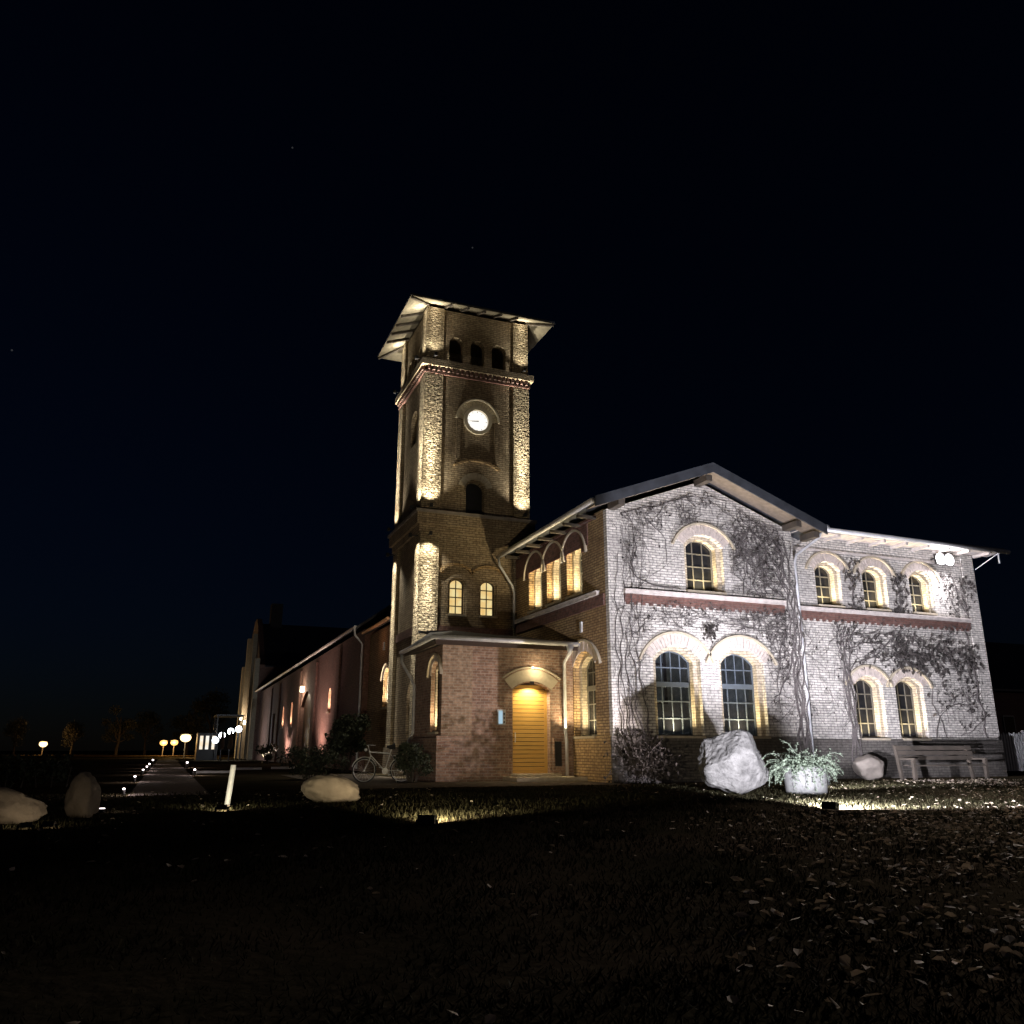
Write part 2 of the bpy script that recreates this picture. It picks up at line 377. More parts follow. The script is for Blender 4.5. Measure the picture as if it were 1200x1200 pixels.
# gravel path running away on the left, paving in front of the porch
M['gravel'] = plain('path_gravel', (.10, .085, .078), .95, var=.3, scale=14, bump=.02, bscale=40)
M['paving'] = plain('paving_setts', (.12, .10, .085), .9, var=.35, scale=5, bump=.02, bscale=18)
p = MB(); p.quad((-.62, 19.2, .012), (.95, 19.2, .012), (.95, 95, .012), (-.62, 95, .012)); tag(p.build('path', M['gravel']), kind='structure')
p = MB(); p.quad((4.0, 20.6, .016), (11.6, 20.6, .016), (11.6, 24.1, .016), (4.0, 24.1, .016)); p.quad((4.0, 24.1, .016), (7.1, 24.1, .016), (7.1, 33, .016), (4.0, 33, .016))
tag(p.build('pavement', M['paving']), kind='structure')
p = MB(); p.box(1.1, 2.6, 37.0, 37.25, 0, .09); p.box(2.9, 4.3, 42.6, 42.85, 0, .10); p.box(4.9, 6.0, 43.9, 44.15, 0, .10)
tag(p.build('kerb', M['white']), kind='structure')

# ================================================================== HOUSE (gable block and long wing)
GX0, GX1, GY = 11.76, 18.75, 21.70
WX1, WY = 27.78, 22.30
RXC = 15.25
def gz(x): return 9.30 - .375 * abs(x - RXC)          # underside of the gable roof at the wall
house = thing('brick_house', 'pale yellow brick house with ivy covered gable and long two storey wing', 'house', (15.0, 24.0, 0))
walls = MB(); ring = MB(); wd = {'ring': ring}
gh = []; wh = []; sh = []
mG, mW, mS = PY(GY), PY(WY), PX(GX0)
kwG = dict(hood_t=.42, lamp=9, holes=gh, step=.17)
window(house, wd, mG, 13.20, 14.86, 1.30, 3.52, .42, cols=4, rows=5, transom=2, frame='frame_blue', pane='clear', seed=1, **kwG)
window(house, wd, mG, 15.54, 17.22, 1.30, 3.52, .42, cols=4, rows=5, transom=2, frame='frame_blue', pane='clear', seed=2, **kwG)
window(house, wd, mG, 14.51, 15.97, 5.68, 7.15, .36, cols=3, rows=4, seed=3, hood_t=.38, lamp=8, holes=gh, step=.17)
kwW = dict(hood_t=.34, holes=wh, step=.14)
for k, (a, b) in enumerate(((20.17, 21.28), (22.27, 23.38), (24.46, 25.57))):
    window(house, wd, mW, a, b, 5.68, 6.92, .30, cols=2, rows=4, seed=5 + k, lamp=7, **kwW)
for k, (a, b) in enumerate(((21.36, 22.62), (23.18, 24.46))):
    window(house, wd, mW, a, b, 1.28, 3.02, .32, cols=3, rows=4, seed=9 + k, lamp=7, **kwW)
kwS = dict(holes=sh, step=.13, lamp=9, d1=.2, d2=.48, hood_t=.30, hoodmat='red', ring='yellow_smooth')
for k, (a, b) in enumerate(((26.55, 27.72), (24.98, 26.12), (23.36, 24.50))):
    window(house, wd, mS, a, b, 5.72, 6.98, .56, cols=2, rows=4, seed=12 + k, **kwS)
window(house, wd, mS, 22.66, 24.14, 1.30, 3.42, .42, cols=3, rows=5, transom=2, frame='frame', seed=16, lamp=9, holes=sh, step=.15, d1=.2, d2=.46, hood_t=.36, hoodmat='hoodbrick')
# gable wall front and the wing front, side wall facing the tower
walls.panel([(GX0, 0), (GX1, 0), (GX1, gz(GX1)), (RXC, 9.30), (GX0, gz(GX0))], gh, mG, 0, .15)
walls.panel([(GX1 - .1, 0), (WX1, 0), (WX1, 8.05), (GX1 - .1, 8.05)], wh, mW, 0, .15)
walls.box(GX1 - .3, GX1, GY + .152, WY - .002, 0, 7.9)                        # return of the gable block
walls.box(WX1 - .35, WX1, WY + .152, 36, 0, 8.05)                        # right end wall
walls.box(GX0 + .5, WX1 - .4, 35.6, 36, 0, 8.0)
# corner strips that stand slightly proud
walls.box(GX0 - .001 + .003, GX0 + .50, GY - .05, GY - .002, 1.36, 8.0)
walls.box(GX1 - .52, GX1 - .003, GY - .05, GY - .002, 1.36, 7.95)
walls.box(WX1 - .58, WX1 - .003, WY - .05, WY - .002, 1.36, 8.0)
walls.build('wall', M['yellow'], house)
sw = MB(); sw.panel([(GY + .152, 0), (28.96, 0), (28.96, 8.05), (GY + .152, 8.05)], sh, mS, 0, .2)
sw.build('side_wall', M['side'], house)
sr = MB()
sr.panel([(22.9, 7.15), (28.9, 7.15), (28.9, 7.86), (22.9, 7.86)], [], mS, -.035, -.003)
sr.prism([(22.3, 7.88), (28.9, 7.88), (28.9, 7.95), (22.3, 7.95)], mS, -.10, -.002)
so_ = MB()
pl = MB()
pl.box(GX0 - .07, GX1 + .03, GY - .075, GY - .003, 0, 1.28); ps_ = MB(); ps_.box(GX0 - .07, GX0 - .003, GY - .0025, 24.12, 0, 1.28); ps_.build('plinth', M['side'], house)
pl.box(GX1 + .032, WX1 + .06, WY - .075, WY - .003, 0, 1.25); pl.box(WX1 + .003, WX1 + .06, WY - .0025, 36, 0, 1.25)
pl.build('plinth', M['shaded_plinth'], house)
st = MB()
for (a, b, mp) in ((12.28, 18.22, mG), (19.15, 27.18, mW)):
    st.prism([(a, 5.17), (b, 5.17), (b, 5.42), (a, 5.42)], mp, -.055, -.002)
    n = int((b - a) / .26)
    for k in range(n):
        u = a + (b - a) * (k + .25) / n; st.prism([(u, 5.10), (u + .13, 5.10), (u + .13, 5.168), (u, 5.168)], mp, -.04, -.002)
st.prism([(21.9, 5.08), (28.9, 5.08), (28.9, 5.42), (21.9, 5.42)], mS, -.06, -.002)
st.build('string_course', M['red'], house)
lg = MB()
for (a, b, mp) in ((12.28, 18.22, mG), (19.15, 27.18, mW), (22.2, 28.9, mS)):
    lg.prism([(a, 5.424), (b, 5.424), (b, 5.52), (a, 5.52)], mp, -.13, -.002)
    lg.prism([(a, 5.522), (b, 5.522), (b, 5.56), (a, 5.56)], mp, -.16, -.002)
lg.build('ledge', M['ledgestone'], house)
fz = MB(); fz.prism([(18.8, 7.55), (WX1 - .6, 7.55), (WX1 - .6, 7.63), (18.8, 7.63)], mW, -.06, -.002); fz.build('frieze', M['ledgestone'], house)
sr.build('red_band', M['red'], house)
rm = MB(); rm.box(12.3, 18.2, 25.0, 25.1, .6, 5.0); rm.box(12.2, 12.3, 22.3, 25.1, .6, 5.0); rm.box(18.2, 18.3, 22.3, 25.1, .6, 5.0); rm.box(12.3, 18.2, 22.3, 25.0, .5, .6); rm.box(12.3, 18.2, 22.3, 25.0, 5.0, 5.1); rm.build('interior_walls', M['interior'], house)
fw_ = MB()
for u in (13.9, 14.75, 15.6): fw_.box(u, u + .06, 24.9, 24.99, 2.4, 4.3)
for z_ in (2.4, 3.05, 3.7, 4.3): fw_.box(13.9, 15.66, 24.89, 24.985, z_, z_ + .06)
fw_.build('interior_screen', M['frame_dark'], house)
light('POINT', (13.2, 24.2, 4.2), 34, (.62, .78, 1), house, shadow_soft_size=.2)
# roofs
def slab(mb, a, b, c, d, t):
    P = [Vector(q) for q in (a, b, c, d)]; mb.add([*P, *[q - Vector((0, 0, t)) for q in P]], [(0, 1, 2, 3), (7, 6, 5, 4), (0, 4, 5, 1), (1, 5, 6, 2), (2, 6, 7, 3), (3, 7, 4, 0)])
RY0 = 20.92
def rz_(x): return 9.66 - .375 * abs(x - RXC)
rf = MB()
slab(rf, (11.0, RY0, rz_(11.0)), (12.42, RY0, rz_(12.42)), (12.42, 28.80, rz_(12.42)), (11.0, 28.80, rz_(11.0)), .15)
slab(rf, (12.423, RY0, rz_(12.423)), (RXC, RY0, 9.66), (RXC, 36.5, 9.66), (12.423, 36.5, rz_(12.423)), .15)
slab(rf, (RXC + .002, RY0, 9.66), (19.6, RY0, rz_(19.6)), (19.6, 36.5, rz_(19.6)), (RXC + .002, 36.5, 9.66), .15)
slab(rf, (19.0, 21.5, 8.20), (28.68, 21.5, 8.20), (28.68, 29.5, 9.15), (19.0, 29.5, 9.15), .14)
slab(rf, (19.0, 29.503, 9.15), (28.68, 29.503, 9.15), (28.68, 36.6, 8.2), (19.0, 36.6, 8.2), .14)
rf.build('roof', M['roof'], house)
bb = MB()
for (x0, x1) in ((11.0, RXC - .001), (RXC + .001, 19.6)):
    bb.add([(x0, RY0 - .05, rz_(x0) + .05), (x1, RY0 - .05, rz_(x1) + .05), (x1, RY0 - .05, rz_(x1) - .27), (x0, RY0 - .05, rz_(x0) - .27),
            (x0, RY0 - .003, rz_(x0) + .05), (x1, RY0 - .003, rz_(x1) + .05), (x1, RY0 - .003, rz_(x1) - .27), (x0, RY0 - .003, rz_(x0) - .27)],
           [(0, 1, 2, 3), (7, 6, 5, 4), (0, 4, 5, 1), (1, 5, 6, 2), (2, 6, 7, 3), (3, 7, 4, 0)])
bb.build('barge_board', M['roof'], house)
sf = MB()
for (x0, x1) in ((11.1, RXC - .02), (RXC + .02, 19.5)):
    a, b = rz_(x0) - .16, rz_(x1) - .16
    sf.add([(x0, RY0 + .01, a), (x1, RY0 + .01, b), (x1, GY - .01, b), (x0, GY - .01, a), (x0, RY0 + .01, a - .03), (x1, RY0 + .01, b - .03), (x1, GY - .01, b - .03), (x0, GY - .01, a - .03)],
           [(0, 1, 2, 3), (7, 6, 5, 4), (0, 4, 5, 1), (1, 5, 6, 2), (2, 6, 7, 3), (3, 7, 4, 0)])
sf.build('soffit', M['soffit'], house)
for (x, z) in ((RXC - .1, 9.12), (11.95, 7.98), (18.55, 7.95), (19.25, 7.66)):
    b = MB(); b.box(x - .11, x + .11, RY0 + .08, GY - .003, z, z + .2); b.build('purlin_end', M['wood'], house)
sfw = MB(); sfw.box(19.1, 28.6, 21.6, WY - .004, 8.045, 8.056); sfw.build('soffit', M['ledgestone'], house)
for k in range(9):
    x = 19.7 + k * 1.02; b = MB(); b.box(x, x + .10, 21.58, WY - .003, 7.94, 8.04); b.build('rafter_end', M['ledgestone'], house)
for k in range(7):
    y = 22.3 + k * 1.02; b = MB(); b.box(11.12, GX0 - .003, y, y + .11, 7.84, 7.93); b.build('rafter_end', M['wood'], house)
gt = MB(); gt.tube([(19.62, 21.42, 8.10), (28.72, 21.42, 8.06)], .085, 10); gt.build('gutter', M['zinc'], house, smooth=True)
gt = MB(); gt.tube([(10.95, 20.95, 8.00), (10.95, 28.85, 7.94)], .085, 10); gt.build('gutter', M['zinc'], house, smooth=True)
gt = MB(); gt.tube([(19.66, 20.9, 8.03), (19.66, 21.35, 8.02)], .085, 10); gt.build('gutter', M['zinc'], house, smooth=True)
dp = MB(); dp.tube([(19.66, 21.2, 7.98), (19.6, 21.3, 7.75), (18.85, 21.62, 7.15), (18.80, 21.66, 6.9), (18.80, 21.66, .1)], .05, 8); dp.build('downpipe', M['zinc'], house, smooth=True)
dp = MB(); dp.tube([(10.95, 28.75, 7.9), (10.97, 28.70, 7.6), (11.55, 28.82, 6.85), (11.63, 28.86, 6.6), (11.63, 28.86, 5.3)], .05, 8); dp.build('downpipe', M['zinc'], house, smooth=True)
bx = MB(); bx.box(11.71, 11.757, 23.42, 23.54, 4.45, 4.78); bx.build('vent_cover', M['white'], house)
dg = MB(); dg.box(28.2, 28.24, 21.46, 21.5, 7.6, 8.02); dg.tube([(28.22, 21.45, 8.0), (27.9, 22.28, 7.5)], .015, 6); dg.build('gutter_bracket', M['zinc'], house)

# ================================================================== CLOCK TOWER
TX0, TX1, TY0, TY1 = 7.92, 12.33, 28.96, 33.05
tower = thing('clock_tower', 'tall square brick clock tower with overhanging roof and lit corners', 'tower', (10.1, 31, 0))
tw = MB(); tring = MB(); td = {'ring': tring}
lo = []; mi = []; tp = []; lf = []; lfm = []; lft = []
mF = PY(TY0 + .12); mL = PX(TX0 + .12)
window(tower, td, mF, 9.08, 9.80, 5.70, 6.88, .20, step=.07, d1=.08, d2=.24, cols=2, rows=4, frame='frame_dark', pane='lit', holes=lo, ring='tower')
window(tower, td, mF, 10.30, 11.02, 5.70, 6.88, .20, step=.07, d1=.08, d2=.24, cols=2, rows=4, frame='frame_dark', pane='lit', holes=lo, ring='tower')
mi.append(arch(9.72, 10.48, 9.62, 10.62, .30)); mi.append([(10.15 + .47 * math.cos(2 * math.pi * k / 32), 13.45 + .47 * math.sin(2 * math.pi * k / 32)) for k in range(32)])
for (a, b) in ((8.92, 9.50), (9.82, 10.42), (10.74, 11.34)): tp.append(arch(a, b, 15.86, 16.66, .29))
PW = .68
Z0, ZS, ZL, ZC, ZT = 0, 8.72, 9.52, 15.62, 18.08
def facewall(mp, u0, u1, z0, z1, holes, t=.3): tw.panel([(u0, z0), (u1, z0), (u1, z1), (u0, z1)], holes, mp, 0, t)
facewall(mF, TX0 + .12, TX1 - .12, 0, ZS, lo); facewall(mF, TX0 + .12, TX1 - .12, ZS, ZC, mi); facewall(mF, TX0 + .12, TX1 - .12, ZC, ZT, tp)
lf.append(arch(29.25, 30.55, .05, 2.70, .60))
lft2 = [arch(30.1, 30.6, 15.86, 16.66, .25), arch(30.85, 31.35, 15.86, 16.66, .25), arch(31.6, 32.1, 15.86, 16.66, .25)]
facewall(mL, TY0 + .422, TY1 - .12, 0, ZS, lf); facewall(mL, TY0 + .422, TY1 - .12, ZS, ZC, [arch(30.3, 31.3, 12.75, 13.75, .45)]); facewall(mL, TY0 + .422, TY1 - .12, ZC, ZT, lft2)
tw.box(TX0 + .45, TX1 - .122, TY1 - .45, TY1 - .124, 0, ZT); tw.box(TX1 - .42, TX1 - .121, TY0 + .422, TY1 - .46, 0, ZT)
ni = MB(); ni.prism(arch(30.2, 31.4, 12.6, 13.75, .5), mL, .2, .28)
tq = MB()
for (z0, z1, e) in ((1.0, ZS - .002, 0), (ZL + .12, 15.14, 0), (ZC + .14, ZT - .02, .03)):
    for (x0, x1) in ((TX0 + e, TX0 + PW + .06), (TX1 - PW, TX1 - e)):
        for (y0, y1) in ((TY0 + e, TY0 + PW), (TY1 - PW, TY1 - e)): tq.box(x0, x1, y0, y1, z0, z1)
tq.build('corner_pilasters', M['tower_rough'], tower)
tw.box(TX0 - .08, TX1 + .05, TY0 - .06, TY0 + .1, 0, .998); tw.box(TX0 - .08, TX0 + .1, TY0 + .102, 29.2, 0, .998); tw.box(TX0 - .08, TX0 + .1, 30.62, TY1 + .05, 0, .998)
tw.build('wall', M['tower'], tower)
ni.build('blind_niche', M['sand'], tower)
sv_ = MB(); sv_.prism(arch(9.68, 10.52, 9.58, 10.64, .32), mF, .303, .32); sv_.build('window', M['black'], tower)  # black sheet added in the open arch to stand for the dark inside
def collar(mb, z0, z1, pr): # square ring round the tower
    mb.box(TX0 - pr, TX1 + pr, TY0 - pr, TY0 + .05, z0, z1); mb.box(TX0 - pr, TX1 + pr, TY1 - .05, TY1 + pr, z0, z1)
    mb.box(TX0 - pr, TX0 + .05, TY0 + .052, TY1 - .052, z0, z1); mb.box(TX1 - .05, TX1 + pr, TY0 + .052, TY1 - .052, z0, z1)
cb = MB(); collar(cb, ZS, 8.98, .05); collar(cb, 8.982, 9.40, .16); cb.build('string_course', M['tower'], tower)
cb = MB(); collar(cb, 9.402, ZL, .22); cb.build('ledge', M['plinth'], tower)
cb = MB(); collar(cb, 15.44, 15.70, .16); cb.build('cornice', M['tower'], tower)
dn = MB(); collar(dn, 15.15, 15.24, .04)
n = 22
for k in range(n):
    u = TX0 + .05 + (TX1 - TX0 - .1) * (k + .2) / n; dn.box(u, u + .11, TY0 - .12, TY0 + .05, 15.26, 15.438)
    u = TY0 + .05 + (TY1 - TY0 - .1) * (k + .2) / n; dn.box(TX0 - .12, TX0 + .05, u, u + .10, 15.26, 15.438)
dn.build('dentil_band', M['red'], tower)
rb = MB(); rb.box(TX0 + PW + .07, TX1 - PW - .01, TY0 + .06, TY0 + .118, 4.95, 5.25); rb.box(TX0 + .06, TX0 + .118, TY0 + PW + .01, TY1 - PW - .01, 4.95, 5.25); rb.build('red_band', M['red'], tower)
for args in ((8.78, 9.98, 7.22, .30, .10, -.09, -.002), (10.02, 11.3, 7.22, .30, .10, -.09, -.002), (9.66, 10.54, 10.66, .34, .26, -.05, -.002, 11), (9.24, 11.06, 11.42, .30, .09, -.12, -.002)):
    hb = MB(); hood(hb, mF, *args); hb.build('arch_hood', M['sand' if args[2] == 10.66 else 'side'], tower)  # paler materials put the lamplight on the hoods into their colour
for x in (9.26, 10.88):
    sh2 = MB(); sh2.box(x, x + .16, TY0 + .055, TY0 + .118, 11.75, 13.45); sh2.build('clock_panel_strip', M['tower'], tower)
ck = MB(); hood(ck, mF, 10.15 - .60, 10.15 + .60, 13.45, .60, .24, -.03, -.002, 19); ck.build('clock_arch', M['rim'], tower)
ck = MB(); hood(ck, mF, 10.15 - .845, 10.15 + .845, 13.45, .845, .06, -.13, -.002); ck.build('clock_drip_moulding', M['rim'], tower)
clock = MB(); clock.disc((10.15, TY0 + .14, 13.45), .46, 'Y', .03, 40); clk = clock.build('clock_dial', M['clock'], tower)
rg = MB(); rg.panel([(10.15 + .585 * math.cos(2 * math.pi * k / 40), 13.45 + .585 * math.sin(2 * math.pi * k / 40)) for k in range(40)],
                    [[(10.15 + .44 * math.cos(2 * math.pi * k / 40), 13.45 + .44 * math.sin(2 * math.pi * k / 40)) for k in range(40)]], mF, -.10, .015)
rg.build('clock_rim', M['rim'], tower)
mk = MB()
for k in range(12):
    a = R(30 * k); s, c = math.sin(a), math.cos(a); L_ = .07 if k % 3 else .10
    P = [(10.15 + s * .36 - c * .012, 13.45 + c * .36 + s * .012), (10.15 + s * .36 + c * .012, 13.45 + c * .36 - s * .012),
         (10.15 + s * (.36 + L_ * .5) + c * .012, 13.45 + c * (.36 + L_ * .5) - s * .012), (10.15 + s * (.36 + L_ * .5) - c * .012, 13.45 + c * (.36 + L_ * .5) + s * .012)]
    mk.prism(P, mF, .012, .018)
mk.build('hour_marks', M['black'], clk)
def hand(ang, ln, wd_, d):
    a = R(ang); s, c = math.sin(a), math.cos(a); h_ = MB()
    P = [(10.15 - s * .06 - c * wd_, 13.45 - c * .06 + s * wd_), (10.15 - s * .06 + c * wd_, 13.45 - c * .06 - s * wd_), (10.15 + s * ln + c * wd_ * .4, 13.45 + c * ln - s * wd_ * .4), (10.15 + s * ln - c * wd_ * .4, 13.45 + c * ln + s * wd_ * .4)]
    h_.prism(P, mF, d, d + .006); return h_
hand(262, .22, .022, .002).build('hour_hand', M['black'], clk); hand(264, .34, .014, -.007).build('minute_hand', M['black'], clk)
# roof
rx0, rx1, ry0, ry1, rez = 7.02, 13.16, 28.10, 33.90, 17.86
ap = (10.1, 31.0, 19.0)
tr = MB(); E4 = [(rx0, ry0), (rx1, ry0), (rx1, ry1), (rx0, ry1)]
tr.add([(x, y, rez + .10) for x, y in E4] + [(ap[0], ap[1], ap[2] + .1)] + [(x, y, rez + .03) for x, y in E4] + [(ap[0], ap[1], ap[2] + .03)],
       [(0, 1, 4), (1, 2, 4), (2, 3, 4), (3, 0, 4), (6, 5, 9), (7, 6, 9), (8, 7, 9), (5, 8, 9), (0, 5, 6, 1), (1, 6, 7, 2), (2, 7, 8, 3), (3, 8, 5, 0)])
tr.build('roof', M['roof'], tower)
ts = MB(); e = .015
E5 = [(rx0 + e, ry0 + e), (rx1 - e, ry0 + e), (rx1 - e, ry1 - e), (rx0 + e, ry1 - e)]
ts.add([(x, y, rez + .027) for x, y in E5] + [(ap[0], ap[1], ap[2] + .024)] + [(x, y, rez) for x, y in E5] + [(ap[0], ap[1], ap[2])],
       [(0, 1, 4), (1, 2, 4), (2, 3, 4), (3, 0, 4), (6, 5, 9), (7, 6, 9), (8, 7, 9), (5, 8, 9), (0, 5, 6, 1), (1, 6, 7, 2), (2, 7, 8, 3), (3, 8, 5, 0)])
ts.build('soffit', M['soffit_pale'], tower)
def rafter(a, b):
    A, B = Vector(a), Vector(b); h_ = MB(); h_.tube([A - Vector((0, 0, .07)), B - Vector((0, 0, .07))], .06, 4); h_.build('rafter', M['wood'], tower)
def soz(x, y):
    fx = min((x - rx0), (rx1 - x)) / 3.08; fy = min(y - ry0, ry1 - y) / 2.9; return rez + (ap[2] - rez) * min(fx, fy)
for (cx, cy, tx, ty) in ((rx0 + .05, ry0 + .05, TX0 + .1, TY0 + .1), (rx1 - .05, ry0 + .05, TX1 - .1, TY0 + .1), (rx0 + .05, ry1 - .05, TX0 + .1, TY1 - .1)):
    rafter((cx, cy, soz(cx, cy)), (tx, ty, soz(tx, ty)))
for x in (8.7, 9.4, 10.1, 10.8, 11.5): rafter((x, ry0 + .05, soz(x, ry0 + .05)), (x, TY0 + .1, soz(x, TY0 + .1)))
for y in (29.8, 30.6, 31.4, 32.2): rafter((rx0 + .05, y, soz(rx0 + .05, y)), (TX0 + .1, y, soz(TX0 + .1, y)))
# side door with lit fanlight
dr = MB(); dr.prism([(29.22, .06), (30.58, .06), (30.58, 2.62), (29.22, 2.62)], mL, .14, .2); dro = dr.build('side_door', M['frame_dark'], tower)
fl = MB(); fl.prism(arch(29.27, 30.53, 2.66, 2.72, .56), mL, .16, .19); fl.build('fanlight', M['lit_white'], dro)
fb = MB(); fb.prism([(29.87, 2.66), (29.93, 2.66), (29.93, 3.26), (29.87, 3.26)], mL, .12, .158); fb.build('glazing_bar', M['frame_dark'], dro)
# corner lamps
TWARM = (1.0, .92, .74)
def corner_lamp(x, y, z, up, power, face):
    b = MB()
    if face == 'F': b.box(x - .05, x + .05, y - .06, y + .05, z - .07, z + .07); b.box(x - .015, x + .015, y + .05, y + .40, z - .02, z + .02)
    else: b.box(x - .06, x + .05, y - .05, y + .05, z - .07, z + .07); b.box(x + .05, x + .40, y - .015, y + .015, z - .02, z + .02)
    b.build('corner_lamp', M['black'], tower)
    s = 1 if up else -1; H = {True: 5.3, False: 6.0}[up]
    tgt = (x, y + .30, z + s * H) if face == 'F' else (x + .30, y, z + s * H)
    light('SPOT', (x, y, z + s * .09), power, TWARM, tower, aim=tgt, spot_size=R(19), spot_blend=1, shadow_soft_size=.02)
    light('SPOT', (x, y, z + s * .09), power * .22, TWARM, tower, aim=tgt, spot_size=R(36), spot_blend=1, shadow_soft_size=.02)
    light('SPOT', (x, y, z + s * .09), power * .06, TWARM, tower, aim=tgt, spot_size=R(112), spot_blend=1, shadow_soft_size=.02)
PF = TY0 - .30; PL = TX0 - .30
for (z, up, pw) in ((9.66, True, 4600), (15.83, True, 1700), (8.58, False, 4200)):
    corner_lamp(TX0 + .32, PF, z, up, pw, 'F')
    corner_lamp(PL, TY0 + .26, z, up, pw, 'L')
    corner_lamp(PL, TY1 - .30, z, up, pw, 'L')
    if z > 9: corner_lamp(TX1 - .32, PF, z, up, pw, 'F')

# ================================================================== PORCH
porch = thing('entrance_porch', 'low red brick entrance porch with varnished wooden door and lean-to roof', 'porch', (9.6, 25.5, 0))
pX0, pX1, pY0, pYb = 7.42, 11.755, 24.20, 27.25
mP = PY(pY0); mPL = PX(pX0)
pw_ = MB(); ph = [arch(9.70, 10.95, .22, 2.68, .24)]; plh = []
pring = MB(); pd_ = {'ring': pring}
pw_.panel([(pX0, 0), (pX1, 0), (pX1, 4.06), (pX0, 4.06)], ph, mP, 0, .36)
window(porch, pd_, mPL, 24.42, 25.30, 1.42, 3.10, .42, step=.1, d1=.12, d2=.32, cols=2, rows=4, frame='frame_dark', lamp=5, holes=plh, hood_t=.2)
pw_.panel([(pY0 + .362, 0), (pYb, 0), (pYb, 4.02), (pY0 + .362, 4.02)], plh, mPL, 0, .2)
pw_.box(pX0 + .202, 7.93, pYb - .2, pYb, 0, 4.4)
pc_ = MB(); pc_.box(pX0, pX0 + .95, pY0 - .045, pY0 - .002, 1.3, 4.05); pc_.build('corner_pilaster', M['porch_corner'], porch)
pw_.build('wall', M['porchbrick'], porch)
pp = MB(); pp.box(pX0 - .14, 9.62, pY0 - .09, pY0 - .047, 0, 1.25); pp.box(pX0 - .14, pX0 - .003, pY0 - .045, pYb, 0, 1.25); p2 = MB(); p2.box(11.02, 11.68, pY0 - .09, pY0 - .003, 0, 1.25); p2.build('plinth', M['porchbrick'], porch)
pp.box(pX0 - .16, 9.62, pY0 - .12, pY0 - .047, 1.252, 1.30)
pp.build('plinth', M['porchbrick'], porch)
ds = MB(); ds.box(9.35, 11.6, 23.0, pY0 - .10, 0, .14); ds.box(9.60, 11.05, 23.6, pY0 - .10, .142, .21); ds.box(9.702, 10.948, pY0 - .098, pY0 + .2, .10, .215); ds.build('doorstep', M['sand'], porch)
dh = MB(); hood(dh, mP, 9.66, 10.99, 2.70, .25, .36, -.035, -.001); dh.build('door_arch', M['sand'], porch)
dh = MB(); hood(dh, mP, 9.36, 11.29, 3.00, .34, .05, -.09, -.001); dh.build('drip_moulding', M['sand'], porch)
dm = MB()
z = .30
while z < 2.84:
    dm.box(9.80, 10.86, pY0 + .236, pY0 + .26, z, min(z + .106, 2.88)); z += .122
dm.box(9.69, 9.80, pY0 + .225, pY0 + .28, .22, 2.7); dm.box(10.86, 10.96, pY0 + .225, pY0 + .28, .22, 2.7); dm.box(9.80, 10.86, pY0 + .228, pY0 + .262, .22, .296)
door = dm.build('door', M['door'], porch)
bk_ = MB(); bk_.box(9.69, 10.96, pY0 + .2625, pY0 + .29, .22, 2.95); bk_.build('backing', M['frame_dark'], door)
hd = MB(); hd.tube([(9.86, pY0 + .19, 1.12), (9.86, pY0 + .19, 1.42)], .014, 8); hd.tube([(9.86, pY0 + .19, 1.16), (9.86, pY0 + .236, 1.16)], .01, 6); hd.tube([(9.86, pY0 + .19, 1.38), (9.86, pY0 + .236, 1.38)], .01, 6); hd.build('handle', M['steel'], door)
ic = MB(); ic.box(9.20, 9.46, pY0 - .035, pY0 - .002, 1.62, 2.08); ico = ic.build('intercom_panel', M['steel'], porch)
ic = MB(); ic.box(9.23, 9.36, pY0 - .040, pY0 - .036, 1.66, 2.04); ic.build('screen', M['screen'], ico)
for k in range(3):
    bt = MB(); bt.box(9.39, 9.43, pY0 - .042, pY0 - .036, 1.68 + .12 * k, 1.74 + .12 * k); bt.build('button', M['black'], ico)
lb = MB(); lb.box(11.06, 11.28, pY0 - .105, pY0 - .092, .42, 1.15); lb.build('vent_grille', M['black'], porch)
# roof: lean-to hipped against the tower
prf = MB()
a0, a1, b0 = 7.06, 11.735, 23.72
ez, tz = 4.12, 5.0
prf.add([(a0, b0, ez), (a1, b0, ez), (a1, 28.92, tz), (7.95, 28.92, tz), (7.95, 27.4, tz - .25), (a0, 27.4, ez), (a0 + .9, 24.7, ez + .35)] +
        [(a0, b0, ez - .08), (a1, b0, ez - .08), (a1, 28.92, tz - .08), (7.95, 28.92, tz - .08), (7.95, 27.4, tz - .33), (a0, 27.4, ez - .08), (a0 + .9, 24.7, ez + .27)],
        [(0, 1, 6), (1, 2, 3, 6), (3, 4, 6), (4, 5, 6), (5, 0, 6), (7, 13, 8), (8, 13, 10, 9), (10, 13, 11), (11, 13, 12), (12, 13, 7), (0, 7, 8, 1), (1, 8, 9, 2), (2, 9, 10, 3), (3, 10, 11, 4), (4, 11, 12, 5), (5, 12, 7, 0)])
prf.build('roof', M['roof'], porch)
fs = MB(); fs.box(a0 + .02, a1, b0 + .02, b0 + .05, ez - .22, ez - .082); fs.box(a0 + .02, a0 + .05, b0 + .052, 27.4, ez - .22, ez - .082)
fs.build('fascia', M['frame_dark'], porch)
sfp = MB(); sfp.box(a0 + .052, a1, b0 + .052, pY0 - .003, ez - .16, ez - .13); sfp.box(a0 + .052, pX0 - .003, pY0, 27.38, ez - .16, ez - .13); sfp.build('soffit', M['wood'], porch)
gt = MB(); gt.tube([(11.72, b0 - .07, ez - .03), (a0 - .08, b0 - .07, ez - .01), (a0 - .08, 27.42, ez - .10)], .075, 10); gt.build('gutter', M['zinc'], porch, smooth=True)
